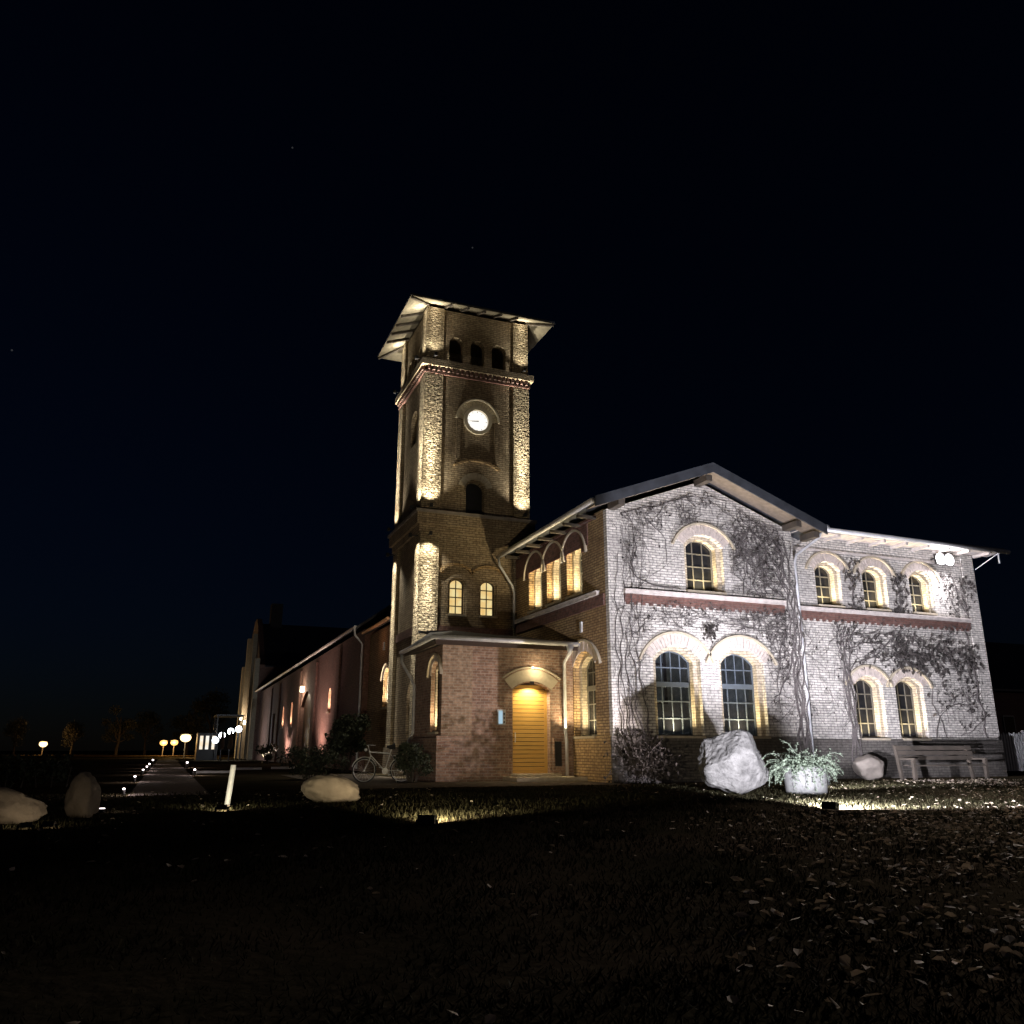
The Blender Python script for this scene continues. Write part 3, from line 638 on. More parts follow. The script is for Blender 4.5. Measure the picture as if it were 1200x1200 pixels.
dp = MB(); dp.tube([(a0 - .08, 27.35, 3.98), (a0 - .08, 27.3, 3.7), (7.22, 26.85, 3.1), (7.30, 26.8, 2.9), (7.30, 26.8, 1.4), (7.16, 26.75, 1.2), (7.16, 26.75, .05)], .05, 8); dp.build('downpipe', M['zinc'], porch, smooth=True)
dp = MB(); dp.tube([(11.42, b0 - .05, 4.05), (11.42, b0 - .02, 3.8), (11.42, 24.10, 3.55), (11.42, 24.10, 1.5), (11.42, 24.02, 1.15), (11.42, 24.02, .05)], [.13, .06, .052, .052, .052, .052], 10); dp.build('downpipe', M['zinc'], porch, smooth=True)
dl = MB(); dl.box(10.27, 10.39, pY0 - .07, pY0 + .02, 2.86, 2.945); dl.build('door_lamp', M['black'], porch)
light('SPOT', (10.33, pY0 - .05, 2.85), 150, (1, .80, .48), porch, aim=(10.33, pY0 - .02, 0), spot_size=R(150), spot_blend=.5, shadow_soft_size=.03)
kl = MB(); kl.sphere((10.33, pY0 - .12, 3.36), .035); kl.build('lamp_bulb', M['em_warm'], porch)
light('POINT', (10.45, pY0 - .30, 3.30), 14, (1, .80, .48), porch, shadow_soft_size=.05)
light('SPOT', (11.40, pY0 - .28, 1.5), 50, (1, .78, .44), porch, aim=(11.25, pY0, 3.0), spot_size=R(120), spot_blend=.9, shadow_soft_size=.05)

# ================================================================== BARN, LINK, TRANSEPT
bX = 8.0
barn = thing('brick_barn', 'long low red brick barn behind the tower with narrow lit windows', 'barn', (12, 60, 0))
bw_ = MB(); bring = MB(); bd_ = {'ring': bring}; bh = []; mB = PX(bX)
for (a, b, z0, zs) in ((66.4, 67.2, 2.5, 3.7), (61.7, 62.5, 2.5, 3.8), (46.4, 47.2, 2.9, 3.8)):
    window(barn, bd_, mB, a, b, z0, zs, .38, step=.08, d1=.15, d2=.32, cols=2, rows=3, frame='frame_dark', lamp=14, holes=bh, lampcol=(1, .72, .45))
bh.append(arch(53.3, 57.4, .05, 3.6, .9)); bh.append([(72.2, .05), (73.6, .05), (73.6, 3.8), (72.2, 3.8)])
bw_.panel([(38.3, 0), (86.0, 0), (86.0, 6.30), (38.3, 6.30)], bh, mB, 0, .3)
for y in (43.9, 51.5, 58.0, 69.5, 75.0): bw_.box(bX - .1, bX - .003, y, y + .7, 0, 6.0)
bw_.box(bX + .3, 20, 38.3, 38.6, 0, 6.3)
bw_.build('wall', M['barn'], barn)
b = MB(); b.box(bX + .18, bX + .26, 53.2, 57.5, 0, 4.55); bo = b.build('gate', M['frame_dark'], barn)
b = MB(); b.box(bX + .18, bX + .26, 72.1, 73.7, 0, 3.85); b.build('door', M['frame_dark'], barn)
b = MB(); slab(b, (bX - .45, 38.2, 6.36), (14, 38.2, 11.0), (14, 86, 11.0), (bX - .45, 86, 6.36), .14); slab(b, (14.002, 38.2, 11.0), (20.5, 38.2, 6.36), (20.5, 86, 6.36), (14.002, 86, 11.0), .14); b.build('roof', M['roof'], barn)
b = MB(); b.tube([(bX - .5, 38.2, 6.34), (bX - .5, 86, 6.34)], .08, 8); b.build('gutter', M['zinc'], barn)
b = MB(); b.tube([(bX - .5, 38.3, 6.3), (bX - .45, 38.35, 6.0), (bX - .08, 38.4, 5.6), (bX - .08, 38.4, .1)], .05, 8); b.build('downpipe', M['zinc'], barn)
b = MB(); b.box(bX - .22, bX - .003, 56.55, 56.95, 4.55, 4.9); bo = b.build('wall_lamp', M['em_warm'], barn)
light('POINT', (bX - .7, 56.7, 4.5), 110, (1, .80, .6), barn, shadow_soft_size=.1)
light('SPOT', (bX - 1.5, 63.5, .2), 1150, (1, .70, .60), barn, aim=(bX, 62.5, 4), spot_size=R(130), spot_blend=1, shadow_soft_size=.1)  # added spot, no known lamp here; brightens the barn wall
light('SPOT', (bX - 1.6, 48.5, .2), 900, (1, .66, .56), barn, aim=(bX, 48.5, 4.5), spot_size=R(120), spot_blend=1, shadow_soft_size=.1)  # second added spot for the nearer stretch of barn wall
for y in (63.5, 48.5):
    b = MB(); b.box(bX - 1.62, bX - 1.42, y - .1, y + .1, 0, .14); b.build('ground_lamp', M['black'], barn)  # boxes made up to go with the two added barn spots
link = thing('link_building', 'short dark brick annex between clock tower and barn with copper gutter', 'annex', (10, 35.6, 0))
lw = MB(); lr = MB(); lh = []
window(link, {'ring': lr}, PX(bX + .25), 34.1, 35.3, 2.60, 3.75, .45, step=.12, d1=.15, d2=.35, cols=2, rows=3, frame='frame_dark', lamp=12, holes=lh, hood_t=.2, lampcol=(1, .85, .65))
lw.panel([(33.2, 0), (38.28, 0), (38.28, 6.0), (33.2, 6.0)], lh, PX(bX + .25), 0, .3); lw.build('wall', M['side'], link)
b = MB(); slab(b, (bX - .1, 33.15, 6.05), (14, 33.15, 9.6), (14, 38.15, 9.6), (bX - .1, 38.15, 6.05), .12); b.build('roof', M['roof'], link)
b = MB(); b.tube([(bX - .15, 33.2, 6.05), (bX - .15, 38.0, 6.05)], .075, 8); b.build('gutter', M['copper'], link)
b = MB(); b.box(bX + .19, bX + .247, 35.25, 35.4, 5.0, 5.35); b.build('vent_cover', M['white'], link)
light('POINT', (bX - .5, 35.5, 5.5), 4, (1, .5, .3), link, shadow_soft_size=.1)

tX = 7.75
tran = thing('gabled_hall', 'tall far brick hall with buttressed stepped gable facing left', 'hall', (12, 95, 0))
h = MB(); mT = PX(tX); hh = [arch(93.4, 95.0, 2.0, 6.0, .7)]
h.panel([(86.3, 0), (103.6, 0), (103.6, 9.8), (98, 13.6), (95.6, 14.6), (93.8, 14.6), (92, 13.6), (86.3, 9.0)], hh, mT, 0, .5)
h.box(tX + .5, 20, 86.3, 86.8, 0, 9.0)
h.build('wall', M['barn'], tran)
for (y, z) in ((86.35, 9.6), (91.0, 12.6), (97.8, 12.9), (102.7, 10.2)):
    b = MB(); b.box(tX - .45, tX - .003, y, y + .85, 0, z); b.build('buttress', M['sand'], tran)
b = MB(); slab(b, (tX + .5, 86.0, 8.9), (tX + .5, 94.7, 14.2), (30, 94.7, 14.2), (30, 86.0, 8.9), .15); slab(b, (tX + .5, 94.702, 14.2), (tX + .5, 103.8, 9.2), (30, 103.8, 9.2), (30, 94.702, 14.2), .15); b.build('roof', M['roof'], tran)
b = MB(); b.box(9.2, 10.4, 94.0, 95.4, 13.6, 16.4); b.build('chimney', M['roof'], tran)
b = MB(); b.prism(arch(93.3, 95.1, 2.0, 6.0, .7), mT, .3, .36); b.build('window', M['glass'], tran)
for y, z in ((97.0, 4.2), (92.2, 3.6)):
    b = MB(); b.sphere((tX - .55, y, z), .22); b.build('wall_lamp', M['em_warm'], tran); light('POINT', (tX - 1.0, y, z + .3), 110, (1, .8, .55), tran, shadow_soft_size=.2)
light('SPOT', (tX - 2.5, 95, .3), 130, (1, .82, .6), tran, aim=(tX, 95, 8), spot_size=R(130), spot_blend=1, shadow_soft_size=.2)
b = MB(); b.box(tX - 2.6, tX - 2.4, 94.9, 95.1, 0, .25); b.build('ground_lamp', M['black'], tran)
# ================================================================== FLOODLIGHTS
def ground_flood(name, label, x, y, aim, power, col, cone, blend, group=None, z=.16, zlens=None, hw=.17, lens='em_warm'):
    t = thing(name, label, 'floodlight', (x, y, 0), group)
    d = (Vector(aim) - Vector((x, y, z))); d.z = 0; d.normalize(); s = Vector((-d.y, d.x, 0))
    def q(a, b_, c): v = Vector((x, y, 0)) + s * a + d * b_; return (v.x, v.y, c)
    h_ = MB(); h_.add([q(-hw, -.12, z - hw * .35), q(hw, -.12, z - hw * .35), q(hw, .06, z - hw * .6), q(-hw, .06, z - hw * .6), q(-hw, -.10, z + hw * .6), q(hw, -.10, z + hw * .6), q(hw, .06, z + hw * .35), q(-hw, .06, z + hw * .35)],
                      [(3, 2, 1, 0), (4, 5, 6, 7), (0, 1, 5, 4), (1, 2, 6, 5), (2, 3, 7, 6), (3, 0, 4, 7)])
    h_.build('housing', M['black'], t)
    k = MB(); k.tube([q(-hw - .02, -.03, z), q(-hw - .02, -.03, .0)], .015, 6); k.tube([q(hw + .02, -.03, z), q(hw + .02, -.03, .0)], .015, 6); k.build('bracket', M['black'], t)
    l_ = MB(); l_.add([q(-hw + .01, .063, z - hw * .5), q(hw - .01, .063, z - hw * .5), q(hw - .01, .063, z + hw * .28), q(-hw + .01, .063, z + hw * .28)], [(0, 1, 2, 3)]); l_.build('lens', M[lens], t)
    p = q(0, .10, z - .01)
    light('SPOT', p, power, col, t, aim=aim, spot_size=R(cone), spot_blend=blend, shadow_soft_size=.06)
    return t
COLD = (.93, .90, 1.0)
ground_flood('ground_floodlight', 'black ground floodlight throwing cold white light past the planter onto the gable', 9.85, 11.05, (9.85 + 10 * math.sin(R(62)), 11.05 + 10 * math.cos(R(62)), 2.8), 7200, COLD, 108, .12, lens='em_cold', hw=.11, z=.055)
ground_flood('ground_floodlight', 'black ground floodlight with warm beam in the lawn before the porch', 3.15, 10.75, (10.6, 25, 4.6), 1650, (1, .82, .56), 88, 1.0, hw=.11, z=.055)
ground_flood('ground_floodlight', 'small warm ground spot at the foot of the white post', .88, 14.0, (1.05, 15.15, .10), 55, (1, .88, .6), 120, .9, hw=.07, z=.07)
ground_flood('ground_floodlight', 'left one of two small ground spots before the long boulder', -1.45, 11.85, (-1.8, 13.3, .22), 3.5, (1, .80, .6), 130, .9, hw=.06, z=.05, group='small ground spots before the boulders')
ground_flood('ground_floodlight', 'right one of two small ground spots before the upright boulder', -1.2, 11.9, (-1.05, 13.6, .25), 3.5, (1, .80, .6), 130, .9, hw=.06, z=.05, group='small ground spots before the boulders')
ground_flood('ground_floodlight', 'black floodlight hidden behind the planter shining along the long wing', 13.75, 16.1, (27.5, 22.3, 5.8), 9000, COLD, 66, 1.0, lens='em_cold', hw=.14, z=.22)
ground_flood('ground_floodlight', 'black floodlight hidden behind the planter turned towards the porch', 15.44, 18.0, (15.44 - 8.09, 18.0 + 5.88, 2.9), 2500, (1, .86, .86), 40, 1.0, lens='em_cold', hw=.14, z=.22)
ground_flood('ground_floodlight', 'black uplight hidden behind the boulder and planter below the gable window', 15.80, 17.90, (15.4, 21.7, 7.6), 3200, COLD, 80, 1.0, lens='em_cold', hw=.12, z=.20)
for k, (x, lab) in enumerate(((25.70, 'left cold white floodlight under the eave of the long wing'), (26.14, 'right cold white floodlight under the eave of the long wing'))):
    t = thing('wall_floodlight', lab, 'floodlight', (x, WY, 7.62), 'pair of floodlights under the wing eave')
    b = MB(); b.tube([(x, WY - .003, 7.72), (x, WY - .36, 7.72)], .03, 6); b.build('bracket', M['black'], t)
    b = MB(); b.box(x - .205, x + .205, WY - .42, WY - .32, 7.46, 7.84); b.build('housing', M['black'], t)
    b = MB(); b.disc((x, WY - .43, 7.65), .215, 'Y', .008, 24); b.build('lens', M['em_cold'], t)
    if k == 0:
        light('SPOT', (x + .1, WY - .6, 7.62), 18000, (1, .90, .84), t, aim=(13.5, 4.5, 0), spot_size=R(56), spot_blend=.9, shadow_soft_size=.12)
    light('SPOT', (x, WY - .62, 7.60), 240, (1, .95, 1), t, aim=(x - .4, WY - .2, 4), spot_size=R(150), spot_blend=1, shadow_soft_size=.12)
    light('POINT', (x, WY - .62, 7.64), 25, (1, .95, 1), t, shadow_soft_size=.12)

# ================================================================== VINES
def in_poly(x, z, poly):
    c = False; j = len(poly) - 1
    for i in range(len(poly)):
        if (poly[i][1] > z) != (poly[j][1] > z) and x < (poly[j][0] - poly[i][0]) * (z - poly[i][1]) / (poly[j][1] - poly[i][1]) + poly[i][0]: c = not c
        j = i
    return c
def rect(a, b, c, d): return [(a, c), (b, c), (b, d), (a, d)]
class Vine:
    def __init__(s, Y, avoid, roof, seed): s.Y = Y; s.avoid = avoid; s.roof = roof; s.rnd = random.Random(seed); s.st = []; s.mb = MB(); s.lf = MB()
    def blocked(s, x, z):
        if z > s.roof(x): return True
        return any(a < x < b and c < z < d for a, b, c, d in s.avoid)
    def stem(s, pts, r0, r1, wob=.05, n=None, off=.05, keep=True):
        out = []; rnd = s.rnd
        for i in range(len(pts) - 1):
            (xa, za), (xb, zb) = pts[i], pts[i + 1]; L_ = math.hypot(xb - xa, zb - za); m = max(2, int(L_ / .12))
            for k in range(m): f = k / m; out.append([xa + (xb - xa) * f, za + (zb - za) * f])
        out.append(list(pts[-1]))
        ph = rnd.uniform(0, 99)
        for i, p in enumerate(out):
            p[0] += wob * 2.2 * noise.noise(Vector((ph, i * .22, 0))); p[1] += wob * 1.2 * noise.noise(Vector((ph, 9, i * .22)))
        rs = [r0 + (r1 - r0) * i / (len(out) - 1) for i in range(len(out))]
        s.mb.tube([(x, s.Y - off - .03 * noise.noise(Vector((i * .15, ph, 3))), z) for i, (x, z) in enumerate(out)], rs, 5)
        if keep: s.st.append(out)
        return out
    def fill(s, poly, n, r=(.005, .012), length=(.5, 1.8), leaf=0, ls=(.05, .11), drift=(0, 0), curl=.5, start_any=.35):
        rnd = s.rnd; xs_ = [p[0] for p in poly]; zs_ = [p[1] for p in poly]
        cand = [(q, i) for q in s.st for i, p in enumerate(q) if in_poly(p[0], p[1], poly)]
        for _ in range(n):
            if cand and rnd.random() > start_any:
                q, i = rnd.choice(cand); x, z = q[i]; j = min(i + 1, len(q) - 1); k = max(0, j - 1)
                h = math.atan2(q[j][1] - q[k][1], q[j][0] - q[k][0]) + rnd.choice((-1, 1)) * rnd.uniform(.3, 1.3)
            else:
                for _t in range(40):
                    x, z = rnd.uniform(min(xs_), max(xs_)), rnd.uniform(min(zs_), max(zs_))
                    if in_poly(x, z, poly) and not s.blocked(x, z): break
                else: continue
                h = rnd.uniform(-.3, math.pi + .3)
            L_ = rnd.uniform(*length); p = [[x, z]]; step = .07; t = 0; w_ = rnd.uniform(-.6, .6)
            while t < L_:
                h += rnd.gauss(0, curl) * .6 + w_ * .08
                x += math.cos(h) * step + drift[0] * step; z += math.sin(h) * step + drift[1] * step; t += step
                if not in_poly(x, z, poly) or s.blocked(x, z): break
                p.append([x, z])
            if len(p) < 3: continue
            r0 = rnd.uniform(*r); o = rnd.uniform(.02, .06)
            s.mb.tube([(a, s.Y - o - rnd.uniform(0, .02), b_) for a, b_ in p], [r0 * (1 - .6 * i / len(p)) for i in range(len(p))], 3, cap=False)
            s.st.append(p); cand += [(p, i) for i in range(len(p))]
            if leaf:
                for a, b_ in p[1:]:
                    if rnd.random() < leaf: s.leaf(a, b_, rnd.uniform(*ls), rnd.uniform(.05, .12))
    def leaf(s, x, z, sz, off):
        rnd = s.rnd; c = Vector((x + rnd.uniform(-.04, .04), s.Y - off, z + rnd.uniform(-.05, .02)))
        m = Matrix.Rotation(rnd.uniform(-.9, .9), 3, 'X') @ Matrix.Rotation(rnd.uniform(-.7, .7), 3, 'Z') @ Matrix.Rotation(rnd.uniform(-.5, .5), 3, 'Y')
        P = [(0, 0, .45), (.34, .04, .12), (.3, 0, -.25), (0, .05, -.7), (-.3, 0, -.25), (-.34, .04, .12)]
        s.lf.add([tuple(c + m @ (Vector(q) * sz)) for q in P], [(0, 1, 2, 3), (0, 3, 4, 5)])
    def done(s, name, label, loc):
        t = thing(name, label, 'climbing plant', loc)
        s.mb.build('stems', M['vine'], t, fix=False)
        if s.lf.v: s.lf.build('leaves', M['vineleaf'], t, fix=False)
        return t
AVG = [(13.1, 14.96, 1.2, 4.05), (15.44, 17.32, 1.2, 4.05), (14.42, 16.06, 5.6, 7.62)]
AVW = [(a - .05, b + .05, 5.6, 7.3) for a, b in ((20.17, 21.28), (22.27, 23.38), (24.46, 25.57))] + [(a - .05, b + .05, 1.2, 3.42) for a, b in ((21.36, 22.62), (23.18, 24.46))]
roofG = lambda x: 9.12 - .375 * abs(x - RXC)
v = Vine(GY, AVG, roofG, 5)
for k, x in enumerate((11.95, 12.15, 12.3, 12.5, 12.75)):
    v.stem([(12.5 + .1 * k, .02), (x + .25, .9), (x + .05, 2.2), (x - .02 * k, 3.8), (x + .12 * (k % 3), 5.4), (x + .2, 6.8 + .25 * k)], .018, .007, .075, off=.10)
v.stem([(12.6, 5.9), (12.75, 6.9), (12.6, 7.6), (12.4, 8.0)], .02, .01, .1)
v.stem([(12.5, 6.3), (12.75, 5.95), (13.3, 5.72), (14.3, 5.7)], .018, .012, .06)
v.stem([(13.3, 7.75), (13.9, 7.2), (13.8, 6.4), (13.2, 6.0)], .011, .006, .08)
v.stem([(12.2, 7.9), (13.2, 8.2), (14.2, 8.55), (14.9, 8.75)], .018, .02, .06)
v.fill(rect(11.8, 13.05, 1.2, 8.1), 120, r=(.004, .009), drift=(0, .5), start_any=.1)
v.fill(rect(11.8, 13.3, 4.0, 5.15), 45)
v.fill(rect(12.2, 14.4, 5.6, 8.6), 55, r=(.004, .008), leaf=.03)
v.fill(rect(13.0, 14.9, 7.5, 9.0), 60, r=(.005, .010), leaf=.05)
v.fill(rect(11.8, 13.6, 0.02, 1.5), 260, r=(.004, .011), length=(.5, 1.3), curl=.9, leaf=.12, ls=(.06, .12))
# tangle that has grown out from the foot of the wall
rr = random.Random(8)
for _ in range(420):
    x, y, z = rr.gauss(12.55, .33), GY - abs(rr.gauss(.22, .16)) - .09, abs(rr.gauss(.25, .25)); h = Vector((rr.gauss(0, .5), rr.gauss(-.1, .3), rr.uniform(.2, 1))).normalized(); p = [Vector((x, y, z))]
    for _k in range(rr.randint(5, 10)):
        h = (h + Vector((rr.gauss(0, .3), rr.gauss(0, .25), rr.gauss(-.08, .3)))).normalized(); q = p[-1] + h * .10
        if q.z < .02 or q.y > GY - .09 or q.z > 1.25: break
        p.append(q)
    v.mb.tube(p, rr.uniform(.004, .009), 3, cap=False)
    if rr.random() < .8: v.leaf(p[-1].x, p[-1].z, rr.uniform(.06, .12), GY - p[-1].y)
v.done('climbing_vine', 'bare vine with tangled foot climbing the left edge of the gable', (12.4, GY - .1, 0))

v = Vine(GY, AVG, roofG, 11)
for k in range(6):
    x = 18.36 + .06 * k
    v.stem([(x - .05, .02), (x + .05 * math.sin(k), 1.6), (x - .05, 3.2), (x + .05, 5.0), (x - .1, 6.2), (x - .25 * (k % 3), 7.4)], .045 - .005 * k, .016, .085, off=.07 + .03 * k)
v.stem([(18.4, 4.0), (18.0, 3.0), (17.75, 2.55), (17.5, 2.5)], .03, .018, .06)
v.stem([(18.35, 5.0), (17.9, 3.9), (17.7, 3.2), (17.75, 2.0)], .02, .01, .08)
for (a, b) in (((18.3, 5.6), (17.2, 7.9)), ((18.3, 6.0), (16.6, 7.6)), ((18.2, 5.8), (16.4, 6.3)), ((18.3, 6.8), (17.6, 8.0)), ((17.2, 5.7), (16.6, 8.2)), ((17.6, 5.7), (17.2, 7.9)), ((16.8, 5.7), (16.5, 8.0))):
    v.stem([a, ((a[0] + b[0]) / 2 + .1, (a[1] + b[1]) / 2 + .15), b], .02, .01, .18)
v.stem([(18.3, 4.75), (17.0, 4.55), (15.6, 4.75), (14.2, 4.8), (13.2, 4.7)], .016, .008, .1)
v.stem([(18.3, 4.5), (17.2, 4.9), (16.1, 4.8), (15.1, 4.5)], .016, .008, .1)
upper = [(16.15, 5.6), (18.68, 5.6), (18.68, 7.8), (15.3, 9.1), (14.2, 8.6), (14.3, 7.75), (16.15, 7.7)]
v.fill(upper, 250, r=(.007, .016), length=(.5, 1.6), leaf=.025, ls=(.05, .11), start_any=.3)
v.fill([(16.2, 5.6), (18.0, 5.6), (17.6, 8.0), (16.3, 8.2)], 120, r=(.007, .015), length=(.4, 1.3), leaf=.03, ls=(.06, .13))
v.fill(rect(13.0, 18.68, 4.45, 5.35), 250, r=(.005, .011), length=(.4, 1.3), leaf=.05, ls=(.05, .10), drift=(-.2, -.1))
v.fill(rect(16.4, 18.6, 4.2, 5.3), 80, r=(.006, .013), leaf=.05)
v.fill(rect(17.3, 18.72, 1.6, 4.6), 170, r=(.005, .013), length=(.5, 1.5), leaf=.04, drift=(0, -.2))
for _ in range(60): v.leaf(15.22 + v.rnd.gauss(0, .13), 4.42 + v.rnd.gauss(0, .12), .11, .1 + abs(v.rnd.gauss(0, .05)))
v.done('climbing_vine', 'thick dense vine on the right half of the gable beside the downpipe', (18.4, GY - .1, 0))

roofW = lambda x: 7.5
v = Vine(WY, AVW, roofW, 23)
for k in range(5):
    x = 20.95 + .07 * k
    v.stem([(x, .02), (x + .04, 1.6), (x - .03 * k, 3.2), (x, 4.5), (x + .15 + .1 * k, 5.0)], .04 - .005 * k, .015, .08, off=.06 + .02 * k)
v.stem([(21.1, 3.35), (21.5, 3.75), (22.2, 3.95), (22.9, 4.3), (23.5, 5.0)], .022, .015, .05)
v.stem([(21.0, 4.6), (21.8, 4.75), (22.7, 4.9)], .018, .010, .06); v.stem([(21.1, 4.2), (22, 4.45), (23, 4.4), (24.2, 4.5), (25.8, 4.35), (27.0, 4.2)], .018, .010, .10)
v.stem([(22.6, 3.85), (23.6, 4.15), (24.6, 4.2), (25.8, 3.7), (26.8, 3.6)], .016, .010, .10)
v.stem([(24.75, 1.3), (25.0, 2.0), (25.5, 2.35), (26.4, 2.6), (27.1, 2.9)], .014, .010, .08); v.stem([(25.2, 1.3), (25.1, 1.9), (24.75, 2.5), (24.9, 3.2)], .014, .008, .06)
v.stem([(27.2, 1.3), (27.1, 2.4), (27.0, 3.6), (26.9, 5.0), (27.0, 5.7), (26.7, 6.8)], .03, .014, .14)
v.stem([(25.9, 1.35), (26.8, 1.7), (27.3, 2.1)], .012, .010, .08)
v.stem([(26.0, 7.2), (26.3, 6.5), (26.6, 5.8)], .018, .012, .08); v.stem([(26.5, 7.1), (27.0, 6.4), (27.2, 5.7)], .016, .010, .08)
v.stem([(21.7, 5.6), (21.75, 6.5), (21.5, 7.3)], .03, .02, .06); v.stem([(23.85, 5.6), (23.9, 6.3), (23.8, 7.0)], .022, .018, .06)
v.fill(rect(20.75, 27.5, 3.5, 5.3), 120, r=(.006, .012), length=(.5, 1.8), leaf=.18, ls=(.07, .14), drift=(.4, 0), start_any=.15)
v.fill([(23.2, 3.6), (27.4, 3.2), (27.4, 4.6), (25.5, 4.9), (23.2, 4.9)], 85, r=(.005, .010), length=(.4, 1.4), leaf=.5, ls=(.10, .20), drift=(.4, -.1), start_any=.2)
v.fill(rect(24.55, 27.5, 1.3, 3.5), 75, r=(.004, .008), length=(.5, 1.4), leaf=.14, ls=(.07, .14), start_any=.05)
v.fill(rect(21.4, 22.12, 5.58, 7.45), 55, r=(.005, .012), length=(.3, .9), leaf=.22, ls=(.08, .14), start_any=.05)
v.fill(rect(23.5, 24.3, 5.58, 7.05), 55, r=(.005, .012), length=(.3, .9), leaf=.35, ls=(.08, .15), start_any=.05)
v.fill(rect(25.75, 27.6, 5.58, 7.3), 60, r=(.004, .010), length=(.3, 1.2), leaf=.22, ls=(.08, .15), start_any=.02)
v.fill(rect(20.3, 27.4, 5.56, 5.75), 60, r=(.006, .012), length=(.2, .6), leaf=.35, ls=(.07, .14), start_any=.6)
v.fill(rect(20.6, 21.3, 1.3, 5.1), 90, r=(.004, .010), length=(.4, 1.2), leaf=.06, drift=(0, .2), start_any=.05)
v.fill(rect(18.95, 20.7, 1.6, 5.0), 42, r=(.005, .009), length=(.8, 2.2), leaf=.03, drift=(0, .5), curl=.35, start_any=.6)
v.done('climbing_vine', 'creeper with withered leaves spreading over the lower wall of the long wing', (21, WY - .1, 0))

# ================================================================== BOULDERS, PLANTER, POST
def boulder(name, label, c, rx, ry, rz, mat, seed, tilt=0, cuts=8, sub=5, rough=.13, deep=(.70, .93)):
    b = bmesh.new(); bmesh.ops.create_icosphere(b, subdivisions=sub, radius=1)
    rnd = random.Random(seed)
    planes = []
    for _ in range(cuts):
        d = Vector((rnd.gauss(0, 1), rnd.gauss(0, 1), rnd.gauss(0, .8))).normalized(); planes.append((d, rnd.uniform(*deep)))
    for vv in b.verts:
        p = vv.co.copy()
        for d, k in planes:
            e = p.dot(d) - k
            if e > 0: p -= d * e * .96
        q = p + Vector((seed * 3.1, 0, 0))
        p *= 1 + rough * noise.fractal(q * 1.6, .9, 2.1, 4) + rough * .35 * noise.fractal(q * 6, .9, 2.1, 3)
        vv.co = p
    m = Matrix.Rotation(tilt, 3, 'Y')
    for vv in b.verts: vv.co = m @ Vector((vv.co.x * rx, vv.co.y * ry, vv.co.z * rz))
    zmin = min(vv.co.z for vv in b.verts)
    for vv in b.verts: vv.co.z -= zmin + .06
    me = bpy.data.meshes.new(name); b.to_mesh(me); b.free()
    for p in me.polygons: p.use_smooth = True
    me.materials.append(M[mat]); o = bpy.data.objects.new(name, me); COL.objects.link(o); o.location = c
    tag(o, label, 'boulder'); return o
boulder('boulder', 'big pale rounded granite boulder lit white beside the planter', (11.52, 15.75, 0), .88, .66, .76, 'stone', 41, .62, 13, sub=6, rough=.075, deep=(.60, .86))
boulder('boulder', 'low tan boulder lying on the lawn near the bicycle', (2.85, 16.0, 0), .52, .4, .26, 'stone_tan', 3, .12, 6, 4)
boulder('boulder', 'long flat brown boulder at the left edge of the lawn', (-1.86, 12.95, 0), .52, .34, .25, 'stone_tan', 14, .12, 13, 4)
boulder('boulder', 'upright squarish brown boulder right of the long flat one', (-1.0, 13.75, 0), .24, .22, .36, 'stone_tan', 33, .05, 16, 4)
boulder('boulder', 'dim grey boulder against the wing left of the bench', (20.5, 21.2, 0), .55, .4, .42, 'plinth', 21, .1, 12, 4)

pt = thing('stone_planter', 'round white concrete tub overflowing with pale trailing plant', 'planter', (12.88, 15.15, 0))
b = MB(); b.lathe([(.0, 0), (.40, 0), (.43, .04), (.455, .50), (.47, .54), (.46, .56), (.41, .56), (.40, .46), (0, .46)], (12.88, 15.15, 0), 40); b.build('tub', M['concrete'], pt, smooth=False)
b = MB(); b.lathe([(0, .47), (.41, .47)], (12.88, 15.15, 0), 24); b.build('soil', M['gravel'], pt)
rl = random.Random(4); lm = MB(); stm = MB()
for _ in range(150):
    a = rl.uniform(0, 2 * math.pi); r = .38 * math.sqrt(rl.random()); p = Vector((12.88 + r * math.cos(a), 15.15 + r * math.sin(a), .50)); out = Vector((math.cos(a), math.sin(a), 0))
    vel = Vector((0, 0, rl.uniform(.5, 1.0))) + out * rl.uniform(.15, .8) * (r / .38 + .3); P = [p.copy()]; L_ = rl.uniform(.25, .8); t = 0
    while t < L_:
        vel += Vector((rl.gauss(0, .12), rl.gauss(0, .12), -.19)); vel.normalize(); p = p + vel * .045; t += .045
        if p.z < .05: break
        if math.hypot(p.x - 12.88, p.y - 15.15) < .5 and p.z < .52: p += out * .05
        P.append(p.copy())
        for _k in range(2):
            c = p + Vector((rl.gauss(0, .03), rl.gauss(0, .03), rl.gauss(0, .03))); s_ = rl.uniform(.016, .034)
            m = Matrix.Rotation(rl.uniform(0, 6.3), 3, 'Z') @ Matrix.Rotation(rl.uniform(-1.0, 1.0), 3, 'X')
            lm.add([tuple(c + m @ (Vector(q) * s_)) for q in ((0, 1.2, 0), (.8, .2, .15), (0, -.9, 0), (-.8, .2, .15))], [(0, 1, 2, 3)])
    stm.tube(P, .004, 3, cap=False)
stm.build('stems', M['ivy'], pt, fix=False); lm.build('foliage', M['ivy'], pt, fix=False)

wp = MB(); wp.tube([(1.02, 15.1, 0), (1.07, 15.12, .66)], .045, 12); o = wp.build('marker_post', M['white']); tag(o, 'slightly tilted white post standing on the lawn', 'post')

